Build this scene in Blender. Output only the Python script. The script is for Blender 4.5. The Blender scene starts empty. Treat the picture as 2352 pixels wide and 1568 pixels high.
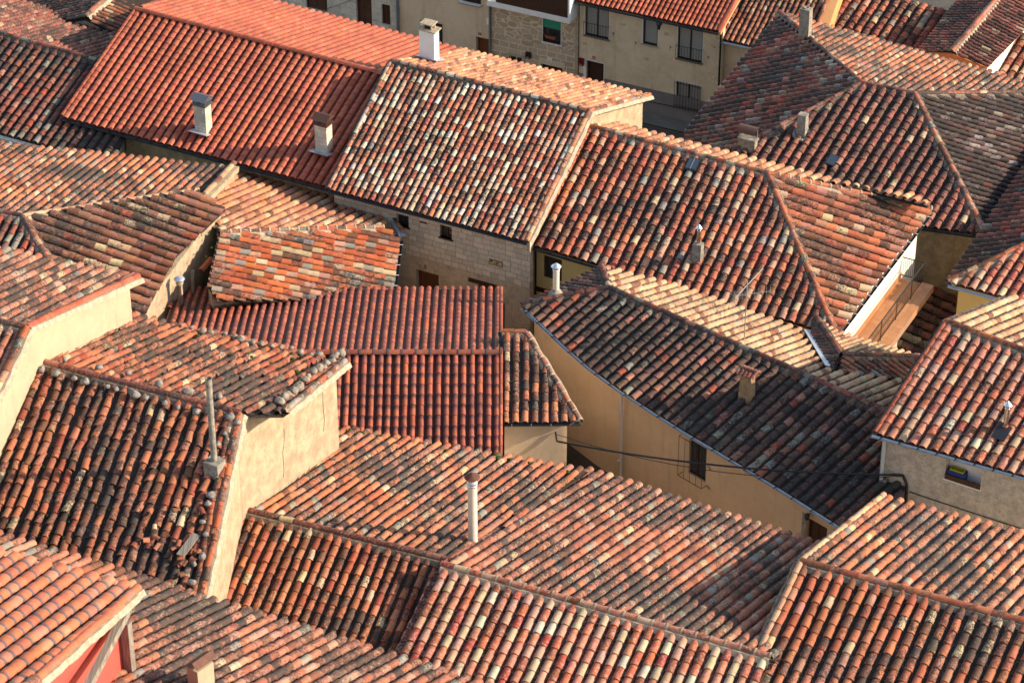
# Old hillside village seen from the castle above it: tiled roofs, lanes and facades.
import bpy, math, random
import numpy as np
from mathutils import Vector, Matrix
R = math.radians
rnd = random.Random(11)
rng = np.random.default_rng(11)
scene = bpy.context.scene
COL = scene.collection

# ------------------------------------------------------------------ image pixels to world points
# Image pixels (u, v) cast as rays from the camera; chosen heights in metres
# above the street give every point of the village its place.
CAM_POS = np.array([0.0, 0.0, 68.0])
PITCH = R(34); IMG_W = 2352; FOC = IMG_W / 2 / math.tan(R(10))
FW = np.array([0, math.cos(PITCH), -math.sin(PITCH)]); UPV = np.array([0, math.sin(PITCH), math.cos(PITCH)])
def sight(u, v):
    return np.array([1.0, 0, 0]) * (u - 1176) / FOC + UPV * (784 - v) / FOC + FW
def at(u, v, z):
    d = sight(u, v); return CAM_POS + d * ((z - CAM_POS[2]) / d[2])
class Plane:
    def __init__(s, p, n):
        s.p = np.array(p, float); n = np.array(n, float); n = n / np.linalg.norm(n); s.n = n if n[2] >= -1e-9 else -n
    def hit(s, u, v):
        d = sight(u, v); return CAM_POS + d * ((s.p - CAM_POS) @ s.n / (d @ s.n))
    def z(s, x, y):
        return s.p[2] - ((x - s.p[0]) * s.n[0] + (y - s.p[1]) * s.n[1]) / s.n[2]
def unit(v):
    v = np.array(v, float); return v / np.linalg.norm(v)
def ridge_plane(a, b, z, slope, side):
    A = at(*a, z); B = at(*b, z); r = unit(B - A); n = np.array([-r[1], r[0], 0])
    if (n[1] < 0) != (side == 'near'): n = -n
    t = R(slope); return Plane(A, n * math.sin(t) + np.array([0, 0, math.cos(t)]))
def three(a, b, c):
    return Plane(a, np.cross(np.array(b) - a, np.array(c) - a))
Z3 = np.array([0, 0, 1.0])

# ------------------------------------------------------------------ materials
ZB, ZT = -6.0, -5.0                                          # foundations, street in front of the upper row
def lin(c):
    return tuple(((x / 255) / 12.92 if x / 255 <= 0.04045 else ((x / 255 + 0.055) / 1.055) ** 2.4) for x in c)
class NT:
    def __init__(s, name):
        s.m = bpy.data.materials.new(name); s.m.use_nodes = True; s.t = s.m.node_tree; s.t.nodes.clear()
        s.out = s.n('ShaderNodeOutputMaterial'); s.b = s.n('ShaderNodeBsdfPrincipled'); s.l(s.b.outputs[0], s.out.inputs[0])
        s.pos = s.n('ShaderNodeNewGeometry').outputs['Position']
    def n(s, k, **kw):
        x = s.t.nodes.new(k)
        for a, b in kw.items(): setattr(x, a, b)
        return x
    def l(s, a, b): s.t.links.new(a, b)
    def put(s, sock, v):
        if hasattr(v, 'links') or isinstance(v, bpy.types.NodeSocket): s.l(v, sock)
        else: sock.default_value = v
    def noise(s, scale, detail=4, rough=0.6, dist=0.0, vec=None, out='Fac'):
        x = s.n('ShaderNodeTexNoise'); x.inputs['Scale'].default_value = scale; x.inputs['Detail'].default_value = detail
        x.inputs['Roughness'].default_value = rough; x.inputs['Distortion'].default_value = dist
        s.l(vec if vec is not None else s.pos, x.inputs['Vector']); return x.outputs[out]
    def math(s, op, a, b=0.0, c=None, clamp=False):
        x = s.n('ShaderNodeMath', operation=op, use_clamp=clamp); s.put(x.inputs[0], a); s.put(x.inputs[1], b)
        if c is not None: s.put(x.inputs[2], c)
        return x.outputs[0]
    def step(s, v, lo, hi, a=0.0, b=1.0):
        x = s.n('ShaderNodeMapRange', interpolation_type='SMOOTHSTEP'); s.put(x.inputs[0], v); s.put(x.inputs[1], lo); s.put(x.inputs[2], hi)
        s.put(x.inputs[3], a); s.put(x.inputs[4], b); return x.outputs[0]
    def mix(s, f, a, b, mode='MIX'):
        x = s.n('ShaderNodeMix', data_type='RGBA', blend_type=mode); s.put(x.inputs[0], f)
        for i, c in ((6, a), (7, b)):
            s.put(x.inputs[i], (*c, 1) if isinstance(c, tuple) and len(c) == 3 else c)
        return x.outputs[2]
    def grey(s, v):
        x = s.n('ShaderNodeCombineColor'); [s.put(x.inputs[i], v) for i in range(3)]; return x.outputs[0]
    def bump(s, h, strength=0.4, dist=0.02):
        x = s.n('ShaderNodeBump'); x.inputs['Strength'].default_value = strength; x.inputs['Distance'].default_value = dist
        s.l(h, x.inputs['Height']); s.l(x.outputs[0], s.b.inputs['Normal'])
    def fin(s, col, rough=0.8, metal=0.0, spec=0.3):
        s.put(s.b.inputs['Base Color'], (*col, 1) if isinstance(col, tuple) and len(col) == 3 else col)
        s.put(s.b.inputs['Roughness'], rough); s.b.inputs['Metallic'].default_value = metal
        s.b.inputs['Specular IOR Level'].default_value = spec; return s.m
def tile_mat(name, dark=0.5, pale=0.3, moss=0.0, rough=0.75, scale=1.0, fade=0.0, wash=(0.5, 0.42, 0.33)):
    """fired clay: the colour of each tile comes with the mesh, weathering grows over it"""
    t = NT(name)
    at_ = t.n('ShaderNodeAttribute', attribute_name='tile'); col = at_.outputs['Color']; d = at_.outputs['Alpha']
    n1 = t.noise(7 * scale, 5, 0.65); n2 = t.noise(26 * scale, 4, 0.7); n3 = t.noise(60 * scale, 2, 0.6)
    val = t.math('MULTIPLY_ADD', n1, 0.9, 0.55); col = t.mix(1.0, col, t.grey(val), 'MULTIPLY')
    drift = t.step(t.noise(.55, 4, .6, .5), .30, .70, .74, 1.10); col = t.mix(1.0, col, t.grey(drift), 'MULTIPLY')
    # bleached wash
    w = t.math('MULTIPLY', t.step(t.noise(11 * scale, 4, 0.7, 0.4), 0.48, 0.66), fade, clamp=True); col = t.mix(w, col, wash)
    # crusts of pale and dark lichen, growing with each tile's own age
    pm = t.step(t.math('ADD', n2, t.math('MULTIPLY', d, 0.22)), 0.72 - 0.12 * pale, 0.80 - 0.12 * pale)
    col = t.mix(t.math('MULTIPLY', pm, min(1, 0.55 + pale * .5)), col, (0.42, 0.385, 0.32))
    big = t.noise(1.1, 3, 0.55)
    sm = t.math('ADD', t.math('MULTIPLY', n2, 0.55), t.math('MULTIPLY', t.noise(9 * scale, 6, 0.7, 0.6), 0.55))
    sm = t.math('ADD', sm, t.math('ADD', t.math('MULTIPLY', d, 0.30), t.math('MULTIPLY', t.math('SUBTRACT', big, 0.5), 0.35)))
    dm = t.step(sm, 0.86 - 0.2 * dark, 0.94 - 0.2 * dark)
    col = t.mix(t.math('MULTIPLY', dm, 0.88), col, (0.030, 0.024, 0.021))
    if moss:
        mm = t.step(t.math('ADD', t.noise(4, 5, 0.7), t.math('MULTIPLY', n3, 0.2)), 0.74 - 0.1 * moss, 0.82 - 0.1 * moss)
        col = t.mix(t.math('MULTIPLY', mm, 0.85), col, (0.055, 0.085, 0.012))
    t.bump(t.math('ADD', n2, t.math('MULTIPLY', n3, 0.5)), 0.55, 0.012)
    return t.fin(col, t.math('MULTIPLY_ADD', n1, 0.2, rough - 0.1), 0, 0.35)
def rough_mat(name, c, c2=None, var=0.25, scale=3.0, bump=0.3, bscale=30, rough=0.9, stain=0.0, stainc=(0.12, 0.09, 0.06), streak=0.0):
    t = NT(name); c2 = c2 or tuple(x * 0.7 for x in c)
    f = t.step(t.noise(scale, 6, 0.65, 0.3), 0.32, 0.68); col = t.mix(f, c, c2)
    col = t.mix(1.0, col, t.grey(t.math('MULTIPLY_ADD', t.noise(scale * 6, 4), var * 2, 1 - var)), 'MULTIPLY')
    if stain:
        m = t.step(t.noise(scale * 1.7, 8, 0.75, 0.8), 0.62 - 0.1 * stain, 0.78 - 0.1 * stain); col = t.mix(t.math('MULTIPLY', m, 0.7), col, stainc)
    if streak:                                               # rain streaks and damp patches
        mp = t.n('ShaderNodeMapping'); mp.inputs['Scale'].default_value = (3.2, 3.2, .28); t.l(t.pos, mp.inputs[0])
        k = t.step(t.noise(1.0, 5, .65, .3, mp.outputs[0]), .52, .74); col = t.mix(t.math('MULTIPLY', k, .55 * streak), col, tuple(x * .55 for x in c))
        k = t.step(t.noise(.8, 6, .7, .6), .56, .66); col = t.mix(t.math('MULTIPLY', k, .35 * streak), col, tuple(x * y for x, y in zip(c, (.80, .72, .64))))
        k = t.step(t.noise(5.5, 3, .6, .2), .70, .76); col = t.mix(t.math('MULTIPLY', k, .5 * streak), col, tuple(x * .5 for x in c))
    t.bump(t.noise(bscale, 5, 0.7), bump, 0.03); return t.fin(col, rough, 0, 0.2)
def wallcoord(t, az):
    m = t.n('ShaderNodeMapping'); m.inputs['Rotation'].default_value = (0, 0, -az)
    t.l(t.pos, m.inputs[0]); s = t.n('ShaderNodeSeparateXYZ'); t.l(m.outputs[0], s.inputs[0])
    c = t.n('ShaderNodeCombineXYZ'); t.l(s.outputs[0], c.inputs[0]); t.l(s.outputs[2], c.inputs[1]); return c.outputs[0]
def ashlar_mat(name, az, c, mortar, bw=0.55, bh=0.26, msize=0.012, wear=0.5):
    t = NT(name); v = wallcoord(t, az)
    dn = t.n('ShaderNodeVectorMath', operation='MULTIPLY_ADD'); nz = t.noise(2.2, 2, 0.5, 0, v, 'Color')
    t.l(nz, dn.inputs[0]); dn.inputs[1].default_value = (0.10, 0.10, 0); t.l(v, dn.inputs[2])
    b = t.n('ShaderNodeTexBrick', offset=0.43, squash=0.72, squash_frequency=3); t.l(dn.outputs[0], b.inputs['Vector'])
    b.inputs['Color1'].default_value = (*c, 1); b.inputs['Color2'].default_value = (*(x * .72 for x in c), 1); b.inputs['Mortar'].default_value = (*mortar, 1)
    b.inputs['Scale'].default_value = 1; b.inputs['Mortar Size'].default_value = msize; b.inputs['Mortar Smooth'].default_value = 0.3
    b.inputs['Brick Width'].default_value = bw; b.inputs['Row Height'].default_value = bh; b.inputs['Bias'].default_value = -0.1
    col = t.mix(1.0, b.outputs['Color'], t.grey(t.math('MULTIPLY_ADD', t.noise(9, 6, 0.7), 0.7, 0.65)), 'MULTIPLY')
    wm = t.step(t.noise(2.4, 8, 0.75, 0.5), 0.60 - .1 * wear, 0.74 - .1 * wear); col = t.mix(t.math('MULTIPLY', wm, 0.6), col, tuple(x * .38 for x in c))
    t.bump(t.math('ADD', t.math('MULTIPLY', b.outputs['Fac'], -0.7), t.math('MULTIPLY', t.noise(22, 5, 0.7), 0.6)), 0.6, 0.03); return t.fin(col, 0.9, 0, 0.2)
def rubble_mat(name, az, c, mortar, scale=2.6, width=0.05):
    t = NT(name); v = wallcoord(t, az); mp = t.n('ShaderNodeMapping'); mp.inputs['Scale'].default_value = (0.72, 1.25, 1); t.l(v, mp.inputs[0])
    vo = t.n('ShaderNodeTexVoronoi', feature='DISTANCE_TO_EDGE'); vo.inputs['Scale'].default_value = scale; vo.inputs['Randomness'].default_value = 0.85; t.l(mp.outputs[0], vo.inputs['Vector'])
    vc = t.n('ShaderNodeTexVoronoi'); vc.inputs['Scale'].default_value = scale; vc.inputs['Randomness'].default_value = 0.85; t.l(mp.outputs[0], vc.inputs['Vector'])
    sp = t.n('ShaderNodeSeparateColor'); t.l(vc.outputs['Color'], sp.inputs[0])
    st = t.mix(sp.outputs[0], c, tuple(x * .75 for x in c)); st = t.mix(1.0, st, t.grey(t.math('MULTIPLY_ADD', t.noise(14, 6, .7), .6, .7)), 'MULTIPLY')
    e = t.step(vo.outputs['Distance'], width * .7, width * 1.3); col = t.mix(e, mortar, st)
    t.bump(t.math('ADD', e, t.math('MULTIPLY', t.noise(25, 4), .4)), .5, .03); return t.fin(col, .9, 0, .2)
def plain(name, c, rough=0.5, metal=0.0, var=0.12, scale=12, spec=0.4):
    t = NT(name); col = t.mix(1.0, c, t.grey(t.math('MULTIPLY_ADD', t.noise(scale, 4, .6), var * 2, 1 - var)), 'MULTIPLY'); return t.fin(col, rough, metal, spec)
def wood_mat(name, c, az=0.0, rough=0.6):
    t = NT(name); v = wallcoord(t, az); m = t.n('ShaderNodeMapping'); m.inputs['Scale'].default_value = (16, 1.2, 1); t.l(v, m.inputs[0])
    f = t.noise(2.0, 5, .6, .5, m.outputs[0]); col = t.mix(t.step(f, .3, .7), c, tuple(x * .45 for x in c)); t.bump(f, .3, .01); return t.fin(col, rough, 0, .3)
def blind_mat(name, c, pitch=0.045):
    t = NT(name); s = t.n('ShaderNodeSeparateXYZ'); t.l(t.pos, s.inputs[0]); w = t.math('FRACT', t.math('DIVIDE', s.outputs[2], pitch))
    e = t.step(t.math('ABSOLUTE', t.math('SUBTRACT', w, .5)), .32, .46); col = t.mix(e, c, tuple(x * .5 for x in c)); t.bump(t.math('SUBTRACT', 1.0, e), .4, .01)
    return t.fin(col, .5, 0, .4)
def floor_mat(name, az, c, c2, sz=0.3):
    t = NT(name); m = t.n('ShaderNodeMapping'); m.inputs['Rotation'].default_value = (0, 0, -az); t.l(t.pos, m.inputs[0])
    b = t.n('ShaderNodeTexBrick', offset=0.0); t.l(m.outputs[0], b.inputs['Vector']); b.inputs['Scale'].default_value = 1
    b.inputs['Color1'].default_value = (*c, 1); b.inputs['Color2'].default_value = (*c2, 1); b.inputs['Mortar'].default_value = (.34, .2, .13, 1)
    b.inputs['Mortar Size'].default_value = .012; b.inputs['Brick Width'].default_value = sz; b.inputs['Row Height'].default_value = sz
    col = t.mix(1.0, b.outputs['Color'], t.grey(t.math('MULTIPLY_ADD', t.noise(5, 5), .5, .75)), 'MULTIPLY'); return t.fin(col, .55, 0, .4)

# ------------------------------------------------------------------ mesh building
class MB:
    def __init__(s): s.v = []; s.f = []; s.sm = []; s.mi = []; s.mat = 0
    def add(s, vs, fs, smooth=False, mat=None):
        o = len(s.v); s.v += [tuple(map(float, p)) for p in vs]
        for f in fs: s.f.append(tuple(i + o for i in f)); s.sm.append(smooth); s.mi.append(s.mat if mat is None else mat)
    def box(s, c, ax, ay, az, mat=None):
        """c = corner, three edge vectors"""
        c, ax, ay, az = (np.array(q, float) for q in (c, ax, ay, az))
        if np.dot(np.cross(ax, ay), az) < 0: ax, ay = ay, ax
        p = [c, c + ax, c + ax + ay, c + ay]; p += [q + az for q in p]
        s.add(p, [(3, 2, 1, 0), (4, 5, 6, 7), (0, 1, 5, 4), (1, 2, 6, 5), (2, 3, 7, 6), (3, 0, 4, 7)], mat=mat)
    def cbox(s, c, ax, ay, az, mat=None):
        c, ax, ay, az = (np.array(q, float) for q in (c, ax, ay, az)); s.box(c - ax / 2 - ay / 2 - az / 2, ax, ay, az, mat)
    def prism(s, bot, top, mat=None):
        n = len(bot); bot = [np.array(p, float) for p in bot]; top = [np.array(p, float) for p in top]
        ar = sum(bot[i][0] * bot[(i + 1) % n][1] - bot[(i + 1) % n][0] * bot[i][1] for i in range(n))
        if ar < 0: bot = bot[::-1]; top = top[::-1]
        s.add(bot + top, [tuple(range(n))[::-1], tuple(range(n, 2 * n))] + [(i, (i + 1) % n, n + (i + 1) % n, n + i) for i in range(n)], mat=mat)
    def tube(s, path, r, n=8, caps=True, mat=None, smooth=True):
        path = [np.array(p, float) for p in path]; m = len(path); rr = r if hasattr(r, '__len__') else [r] * m; vs = []
        for i, p in enumerate(path):
            d = unit(path[min(i + 1, m - 1)] - path[max(i - 1, 0)]); a = np.cross(d, Z3)
            if np.linalg.norm(a) < 1e-3: a = np.array([1.0, 0, 0])
            a = unit(a); b = np.cross(d, a)
            vs += [p + (a * math.cos(2 * math.pi * k / n) + b * math.sin(2 * math.pi * k / n)) * rr[i] for k in range(n)]
        fs = [(i * n + k, i * n + (k + 1) % n, (i + 1) * n + (k + 1) % n, (i + 1) * n + k) for i in range(m - 1) for k in range(n)]
        s.add(vs, fs, smooth, mat)
        if caps: s.add(vs[:n], [tuple(range(n))[::-1]], False, mat); s.add(vs[-n:], [tuple(range(n))], False, mat)
    def lathe(s, c, prof, n=20, mat=None, smooth=True):
        c = np.array(c, float); vs = [c + np.array([r * math.cos(2 * math.pi * k / n), r * math.sin(2 * math.pi * k / n), z]) for r, z in prof for k in range(n)]
        s.add(vs, [(i * n + k, i * n + (k + 1) % n, (i + 1) * n + (k + 1) % n, (i + 1) * n + k) for i in range(len(prof) - 1) for k in range(n)], smooth, mat)
    def blob(s, c, r, seed, flat=0.7, mat=None, n=7, m=5):
        q = random.Random(seed); vs = []; c = np.array(c, float); sx, sy = q.uniform(.75, 1.3), q.uniform(.75, 1.2)
        for i in range(m + 1):
            ph = math.pi * i / m
            for k in range(n):
                a = 2 * math.pi * k / n; j = r * q.uniform(.8, 1.15)
                vs.append(c + np.array([math.sin(ph) * math.cos(a) * j * sx, math.sin(ph) * math.sin(a) * j * sy, math.cos(ph) * j * flat]))
        s.add(vs, [(i * n + k, (i + 1) * n + k, (i + 1) * n + (k + 1) % n, i * n + (k + 1) % n) for i in range(m) for k in range(n)], True, mat)
    def build(s, name, mats, parent=None, attr=None):
        me = bpy.data.meshes.new(name); loc = np.array(parent_loc(parent)); me.from_pydata([tuple(np.array(p) - loc) for p in s.v], [], s.f)
        return finish(me, name, mats, parent, s.sm, s.mi)
def parent_loc(p):
    l = np.zeros(3)
    while p is not None: l += np.array(p.location); p = p.parent
    return l
def finish(me, name, mats, parent, sm=None, mi=None):
    for m in (mats if isinstance(mats, (list, tuple)) else [mats]): me.materials.append(m)
    if sm is not None: me.polygons.foreach_set('use_smooth', sm)
    if mi is not None: me.polygons.foreach_set('material_index', mi)
    me.update(); o = bpy.data.objects.new(name, me); COL.objects.link(o)
    if parent is not None: o.parent = parent
    return o
def tag(o, label=None, cat=None, group=None, kind=None):
    if label: o['label'] = label
    if cat: o['category'] = cat
    if group: o['group'] = group
    if kind: o['kind'] = kind
    return o
def thing(name, label, cat, loc, group=None):
    o = bpy.data.objects.new(name, None); o.location = tuple(loc); o.empty_display_size = .3; COL.objects.link(o); return tag(o, label, cat, group)

# ------------------------------------------------------------------ clay tiles
def spans(poly, a):
    xs = []
    for i in range(len(poly)):
        p, q = poly[i], poly[(i + 1) % len(poly)]
        if (p[0] <= a) != (q[0] <= a): xs.append(p[1] + (a - p[0]) * (q[1] - p[1]) / (q[0] - p[0]))
    xs.sort(); return list(zip(xs[::2], xs[1::2]))
class Tiles:
    """collects barrel tiles (any frame) and writes them into one mesh with a colour per tile"""
    K = 7
    def __init__(s): s.rows = []
    def put(s, p0, p1, x, up, r, h, lift, col, th=0.02, kind=0, taper=0.9, top=None):
        s.rows.append((p0, p1, x, up, r, h, lift, col, th, kind, taper, top))
    def arrays(s):
        K = s.K; ang = np.linspace(0, math.pi, K); ca, sa = -np.cos(ang), np.sin(ang)
        V = []; Fc = []; C = []; S = []; o = 0
        for p0, p1, x, up, r, h, lift, col, th, kind, tp, top in s.rows:
            if kind == 0:
                U = p0 + np.outer(ca * r * tp, x) + np.outer(sa * h * tp, up)
                Lp = p1 + up * lift; L_ = Lp + np.outer(ca * r, x) + np.outer(sa * h, up)
                I_ = Lp + np.outer(ca * (r - th), x) + np.outer(sa * (h - th), up)
                if top is not None:                              # flashed upper end
                    MD = U * .50 + L_ * .50; V += [U, U * .70 + L_ * .30, MD]; C.append(np.tile(top, (2 * K, 1))); C.append(np.tile(col, (K, 1)))
                    for w_ in range(2):
                        for k in range(K - 1): Fc.append((o + w_ * K + k, o + w_ * K + k + 1, o + w_ * K + K + k + 1, o + w_ * K + K + k)); S.append(True)
                    o += 3 * K; U = MD
                V += [U, L_, L_, I_]
                for k in range(K - 1):
                    Fc.append((o + k, o + k + 1, o + K + k + 1, o + K + k)); S.append(True)
                for k in range(K - 1):
                    Fc.append((o + 2 * K + k, o + 2 * K + k + 1, o + 3 * K + k + 1, o + 3 * K + k)); S.append(False)
                cc = np.tile(col, (4 * K, 1))
                C.append(cc); o += 4 * K
            else:                                            # channel tile, hollow side up
                U = p0 + np.outer(ca * r, x) - np.outer(sa * h, up); Lp = p1 + up * lift
                L_ = Lp + np.outer(ca * r, x) - np.outer(sa * h, up); D_ = L_ - up * th
                V += [U, L_, L_, D_]
                for k in range(K - 1):
                    Fc.append((o + k, o + K + k, o + K + k + 1, o + k + 1)); S.append(True)
                for k in range(K - 1):
                    Fc.append((o + 2 * K + k, o + 3 * K + k, o + 3 * K + k + 1, o + 2 * K + k + 1)); S.append(False)
                C.append(np.tile(col, (4 * K, 1))); o += 4 * K
        return np.concatenate(V), Fc, np.concatenate(C), S
    def build(s, name, mats, parent, extra=None):
        V, Fc, C, S = s.arrays(); nv = len(V); mi = [0] * len(Fc); sm = list(S); V = list(map(tuple, V))
        if extra is not None:
            for p in extra.v: V.append(p)
            for f, q in zip(extra.f, extra.sm): Fc.append(tuple(i + nv for i in f)); mi.append(1); sm.append(q)
            C = np.concatenate([C, np.tile([.1, .1, .1, 0], (len(extra.v), 1))])
        me = bpy.data.meshes.new(name); loc = parent_loc(parent); me.from_pydata([tuple(np.array(p) - loc) for p in V], [], Fc)
        a = me.color_attributes.new('tile', 'FLOAT_COLOR', 'POINT'); a.data.foreach_set('color', C.astype(np.float32).ravel())
        return finish(me, name, mats, parent, sm, mi)
def pick(pal):
    t = rnd.random() * sum(p[0] for p in pal)
    for w, c, j in pal:
        t -= w
        if t <= 0: break
    k = rnd.uniform(1 - j, 1 + j); c = lin(c); return (c[0] * .91 * k * rnd.uniform(.94, 1.06), c[1] * .985 * k * rnd.uniform(.92, 1.08), c[2] * .98 * k * rnd.uniform(.9, 1.1))
class Patch:
    """slow random field, so that weathering comes in drifts"""
    def __init__(s): s.w = [(rnd.uniform(.3, 1.3), rnd.uniform(.3, 1.3), rnd.uniform(0, 6.28), rnd.uniform(.5, 1)) for _ in range(5)]
    def __call__(s, a, b): return sum(k * math.sin(x * a * g + y * b + p) for (x, y, p, k), g in zip(s.w, (1, -1, 1, -1, 1))) / 2.2
"""style: palette, channel palette, dirt lo/hi, jitter, cover width ratio, cover height ratio, material"""
STY = {}
def roof_slope(parent, name, pl, poly, pitch, expo, sty, row=None, wob=1.0, deck=None, label=None, noedge=False):
    S = STY[sty]; P = [pl.hit(*p) if len(p) == 2 else np.array(p) for p in poly]; n = pl.n
    if row is not None: d = unit(pl.hit(*row[1]) - pl.hit(*row[0])); d = d if d[2] < 0 else -d
    else: d = unit(np.array([n[0], n[1], 0])); d = unit(d - n * (d @ n))
    x = np.cross(d, n); o = P[0]; poly2 = [((p - o) @ x, (p - o) @ d) for p in P]
    if isinstance(pitch, tuple): pitch = abs((pl.hit(*pitch[1]) - pl.hit(*pitch[0])) @ x) / pitch[2]
    lo = min(p[0] for p in poly2); hi = max(p[0] for p in poly2); T = Tiles(); nr = max(1, int(round((hi - lo) / pitch))); pitch = (hi - lo) / nr
    r = pitch * S['w'] / 2; h = pitch * S['h']; j = S['jit'] * wob; pat = Patch(); pat2 = Patch(); base = .045
    sag = lambda a, b: .018 * S['jit'] * pat2(a * .8, b * .8)
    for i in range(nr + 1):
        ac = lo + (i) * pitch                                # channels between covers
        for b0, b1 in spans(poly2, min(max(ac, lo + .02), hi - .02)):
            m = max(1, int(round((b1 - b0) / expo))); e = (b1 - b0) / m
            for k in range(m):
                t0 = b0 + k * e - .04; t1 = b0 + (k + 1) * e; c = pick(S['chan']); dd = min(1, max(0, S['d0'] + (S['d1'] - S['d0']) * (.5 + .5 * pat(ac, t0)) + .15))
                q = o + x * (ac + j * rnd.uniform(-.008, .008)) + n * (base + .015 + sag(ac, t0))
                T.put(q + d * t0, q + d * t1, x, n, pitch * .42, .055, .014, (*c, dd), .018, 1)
    for i in range(nr):
        a = lo + (i + .5) * pitch; wv = 0.0
        for b0, b1 in spans(poly2, a):
            m = max(1, int(round((b1 - b0) / expo))); e = (b1 - b0) / m
            sh = j * rnd.uniform(-.3, .3) * e if m > 2 else 0
            for k in range(m - 1, -1, -1):
                t1 = b0 + (k + 1) * e + (sh if k < m - 1 else 0) + j * rnd.uniform(-.035, .035); t0 = b0 + k * e + (sh if k > 0 else 0) - .05
                if k == m - 1: t1 = b1 + .05 + j * rnd.uniform(-.03, .03)
                if t1 - t0 < .1: continue
                wv = .75 * wv + j * rnd.gauss(0, .011); yaw = j * rnd.gauss(0, .013); pz = pat(a, t1)
                dirt = S['d0'] + (S['d1'] - S['d0']) * min(1, max(0, .5 + .38 * pz + rnd.gauss(0, .22)))
                c = pick(S['pal2'] if ('pal2' in S and pat2(a * 1.3, t1 * 1.3) + rnd.gauss(0, .35) > .55) else S['pal'])
                rr = r * (1 + .35 * j * rnd.uniform(-.2, .2)); hh = h * (1 + .35 * j * rnd.uniform(-.25, .2))
                q = o + x * (a + wv) + n * (base + sag(a, t1) + j * rnd.uniform(-.004, .008))
                xx = x + d * yaw * 2
                if t0 < b0 + .02: t0 = b0 + .02
                T.put(q + d * t0 - x * yaw, q + d * t1 + x * yaw, xx, n, rr, hh, S['lift'] * (1 + .3 * j * rnd.uniform(-1, 1)), (*c, dirt), .026, top=(*S['top'], dirt) if S.get('top') and rnd.random() < S['topn'] else None)
    ex = MB(); th = .10
    ex.prism([p - n * th for p in P], [p - n * .012 for p in P])
    ob = T.build(name, [S['m'], deck or M['deck']], parent, ex)
    if label: ob['label'] = label
    return ob, P, d, x
def ridge_tiles(parent, pts_, L=.42, r=.12, sty='old', name='ridge_tiles', bed=True, joint=False, lift=.11, bedmat=None, side=None, j=1.0, h=None):
    S = STY[sty]; T = Tiles(); ex = MB(); h = h or r * .85
    for p, q in zip(pts_[:-1], pts_[1:]):
        p = np.array(p); q = np.array(q); D = np.linalg.norm(q - p); d = (q - p) / D
        x = unit(np.cross(d, Z3)) if side is None else unit(np.cross(d, side)); up = np.cross(x, d); m = max(1, int(round(D / L))); e = D / m
        for k in range(m):
            c = pick(S['pal']); dirt = S['d0'] + (S['d1'] - S['d0']) * rnd.random()
            a = p + d * (k * e - .04) + up * (lift + j * rnd.uniform(-.008, .008)) + x * j * rnd.uniform(-.012, .012)
            b = p + d * ((k + 1) * e) + up * (lift + j * rnd.uniform(-.008, .008)) + x * j * rnd.uniform(-.012, .012)
            rr = r * rnd.uniform(.95, 1.06)
            T.put(a, b, x, up, rr, h, .015, (*c, dirt), .02)
            if joint:
                ang = np.linspace(0, math.pi, 7); v = []
                for tt in (-.035, .03):
                    v += [b + d * tt + up * .012 + x * (-math.cos(g) * (rr + .018)) + up * math.sin(g) * (h + .022) for g in ang]
                ex.add(v, [(g, g + 1, 8 + g, 7 + g) for g in range(6)], True)
        if bed:
            m2 = max(2, int(D / .25)); vs = []
            for k in range(m2 + 1):
                c0 = p + d * (D * k / m2); w1 = r + .05 + rnd.uniform(-.02, .035) ; w2 = r + .05 + rnd.uniform(-.02, .035)
                vs += [c0 - x * (w1 + .09) - up * .05, c0 - x * (w1 - .0) + up * (lift - .012), c0 + x * (w2 - .0) + up * (lift - .012), c0 + x * (w2 + .09) - up * .05]
            ex.add(vs, [(4 * k + g, 4 * k + g + 1, 4 * k + g + 5, 4 * k + g + 4) for k in range(m2) for g in range(3)], False)
    return T.build(name, [S['m'], bedmat or M['mortar']], parent, ex if ex.v else None)
def inset_poly(P, ins):
    n = len(P); L = []
    ar = sum(P[i][0] * P[(i + 1) % n][1] - P[(i + 1) % n][0] * P[i][1] for i in range(n)); sg = 1 if ar > 0 else -1
    for i in range(n):
        p = P[i][:2]; q = P[(i + 1) % n][:2]; t = unit(q - p); nr = np.array([-t[1], t[0]]) * sg; L.append((p + nr * ins[i], t))
    out = []
    for i in range(n):
        (p, t), (q, s) = L[i - 1], L[i]; den = t[0] * s[1] - t[1] * s[0]
        if abs(den) < .05: out.append(q)
        else: k = ((q - p)[0] * s[1] - (q - p)[1] * s[0]) / den; out.append(p + t * k)
    return out
EDGE = {'r': 0.0, 'e': .35, 'v': .12, 'f': .75, 'x': 0.0, 'b': .6, 'w': .02}
def body(mb, pl, P, edges, zb=-6.0, drop=.13):
    ins = [EDGE[c] for c in edges]; q = inset_poly(P, ins); mb.prism([(*p, zb) for p in q], [(*p, pl.z(*p) - drop) for p in q])
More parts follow.
